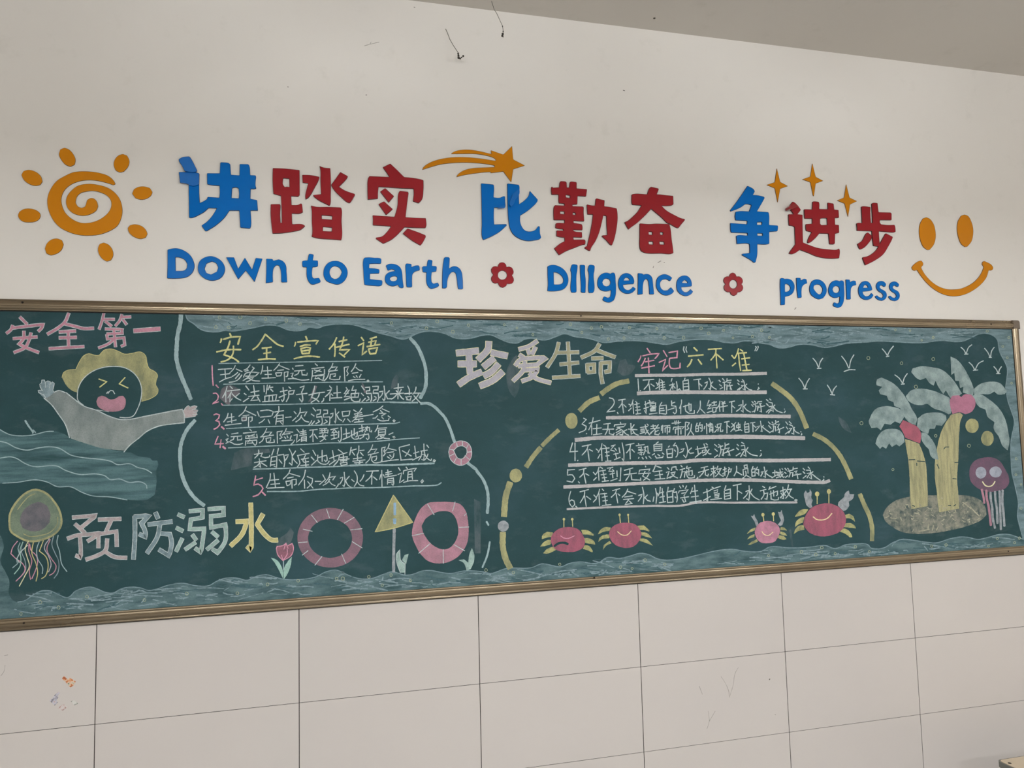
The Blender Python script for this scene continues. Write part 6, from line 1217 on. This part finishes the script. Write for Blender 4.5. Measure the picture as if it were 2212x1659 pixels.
# scuffs and pencil marks: thin marks that belong to the wall and the tiles
M_SCUFF = plain('grey_scuff', rgb(150, 143, 134), 0.9, var=0.12, vscale=90)
M_SCUFD = plain('dark_speck', rgb(92, 84, 76), 0.9, var=0.2, vscale=90)
def scuff(parent, items, depth, m):
    for reg, s, w in items:
        vs, fs = [], []
        for P in strokes(s, reg):
            a, b = ribbon(P, w, depth, taper=0.3, jit=0.3); k = len(vs); vs += a; fs += [tuple(k + i for i in f) for f in b]
        mesh_obj('scuff_mark', vs, fs, m, parent)
wall_o = bpy.data.objects['wall_back']; dado_o = bpy.data.objects['trim_1']
scuff(wall_o, [('x', "40,548 100,530 150,518 215,503; 105,530 120,500", 1.0), ('x', "630,85 645,90", 1.2), ('K', "1335,350 1385,320; 1430,350 1445,345; 1260,430 1270,400", 1.6), ('L', "1300,1095 1325,1065", 2)], 0.0004, M_SCUFF)
scuff(wall_o, [('x', "55,1135 70,1135", 1.8), ('X', "1346,195 1350,196", 1.4), ('X', "621,187.5 623,188", 1.3)], 0.0004, M_SCUFD)
scuff(dado_o, [('z', "280,945 310,990 340,1060 345,1110 375,1010 390,920 415,875; 110,1020 135,1085; 180,1215 188,1295 170,1355; 188,1295 235,1215", 0.9), ('z', "700,1240 708,1245", 1.4), ('y', "50,315 95,308", 1.2), ('y', "10,560 50,500 60,430", 0.9)], 0.0034, M_SCUFF)
scuff(dado_o, [('z', "658,970 662,962", 2.0)], 0.0034, M_SCUFD)
p = on_level(1413.5, 39, CEIL_Z)
b = MB(); b.tube([(p.x, p.y, CEIL_Z - 0.002), (p.x, p.y, CEIL_Z)], 0.0045, 8); b.build('nail_hole', M_SCUFD, bpy.data.objects['ceiling'])

# ------------------------------------------------------------------ pupil's desk whose corner shows at the lower right
DZ = -0.70
c0 = on_level(2158, 1642, DZ)
DW, DD, DT = 0.62, 0.42, 0.022
desk = tag(empty('school_desk', (c0.x + DW / 2, c0.y - DD / 2, FLOOR_Z)), 'pale-topped school desk, only its corner showing at the lower right by the tiled wall', 'desk')
M_TOP = plain('pale_desk_laminate', rgb(196, 178, 152), 0.45, var=0.05, vscale=12)
M_RIM = plain('grey_plastic_rim', rgb(104, 104, 96), 0.5, var=0.08, vscale=20)
M_LEGM = plain('grey_painted_steel', rgb(120, 124, 126), 0.4, metal=0.3, var=0.05)
def rounded(x0, y0, x1, y1, r, n=6):
    out = []
    for cx, cy, a0 in ((x1 - r, y1 - r, 0), (x0 + r, y1 - r, 90), (x0 + r, y0 + r, 180), (x1 - r, y0 + r, 270)):
        for k in range(n + 1):
            a = math.radians(a0 + 90 * k / n); out.append((cx + r * math.cos(a), cy + r * math.sin(a)))
    return out
def prism(P, z0, z1):
    b = MB(); n = len(P)
    b.v = [Vector((x, y, z0)) for x, y in P] + [Vector((x, y, z1)) for x, y in P]
    b.f = [tuple(reversed(range(n))), tuple(range(n, 2 * n))] + [(q, (q + 1) % n, n + (q + 1) % n, n + q) for q in range(n)]
    b.m = [0] * len(b.f); return b
x0, x1, y1, y0 = c0.x - 0.008, c0.x + DW, c0.y + 0.006, c0.y - DD
prism(rounded(x0 + .006, y0 + .006, x1 - .006, y1 - .006, 0.016), DZ - 0.012, DZ).build('desktop', M_TOP, desk)
prism(rounded(x0, y0, x1, y1, 0.02), DZ - DT, DZ - 0.0015).build('edge_rim', M_RIM, desk)
h = on_level(2181, 1648.8, DZ)
bm = bmesh.new(); bmesh.ops.create_cone(bm, cap_ends=True, segments=14, radius1=0.006, radius2=0.006, depth=0.002)
bmesh.ops.translate(bm, verts=bm.verts, vec=(h.x, h.y, DZ + 0.0002)); m = MB(); m.bm(bm); m.build('bolt_hole', M_SCREW, desk)
b = MB(); b.box((x0 + .05, y0 + .04, DZ - 0.15), (x1 - .05, y1 - .06, DZ - 0.135), bev=.003); b.box((x0 + .05, y0 + .04, DZ - 0.135), (x0 + .058, y1 - .06, DZ - DT)); b.box((x1 - .058, y0 + .04, DZ - 0.135), (x1 - .05, y1 - .06, DZ - DT)); b.box((x0 + .058, y1 - .068, DZ - 0.135), (x1 - .058, y1 - .06, DZ - DT))
b.build('book_tray', M_LEGM, desk)
for sx in (x0 + .06, x1 - .06):
    b = MB(); b.box((sx - .02, (y0 + y1) / 2 - .02, FLOOR_Z + .03), (sx + .02, (y0 + y1) / 2 + .02, DZ - 0.15), bev=.003); b.build('leg', M_LEGM, desk)
    b = MB(); b.box((sx - .022, y0 + .03, FLOOR_Z), (sx + .022, y1 - .03, FLOOR_Z + .03), bev=.006); b.build('foot', M_LEGM, desk)
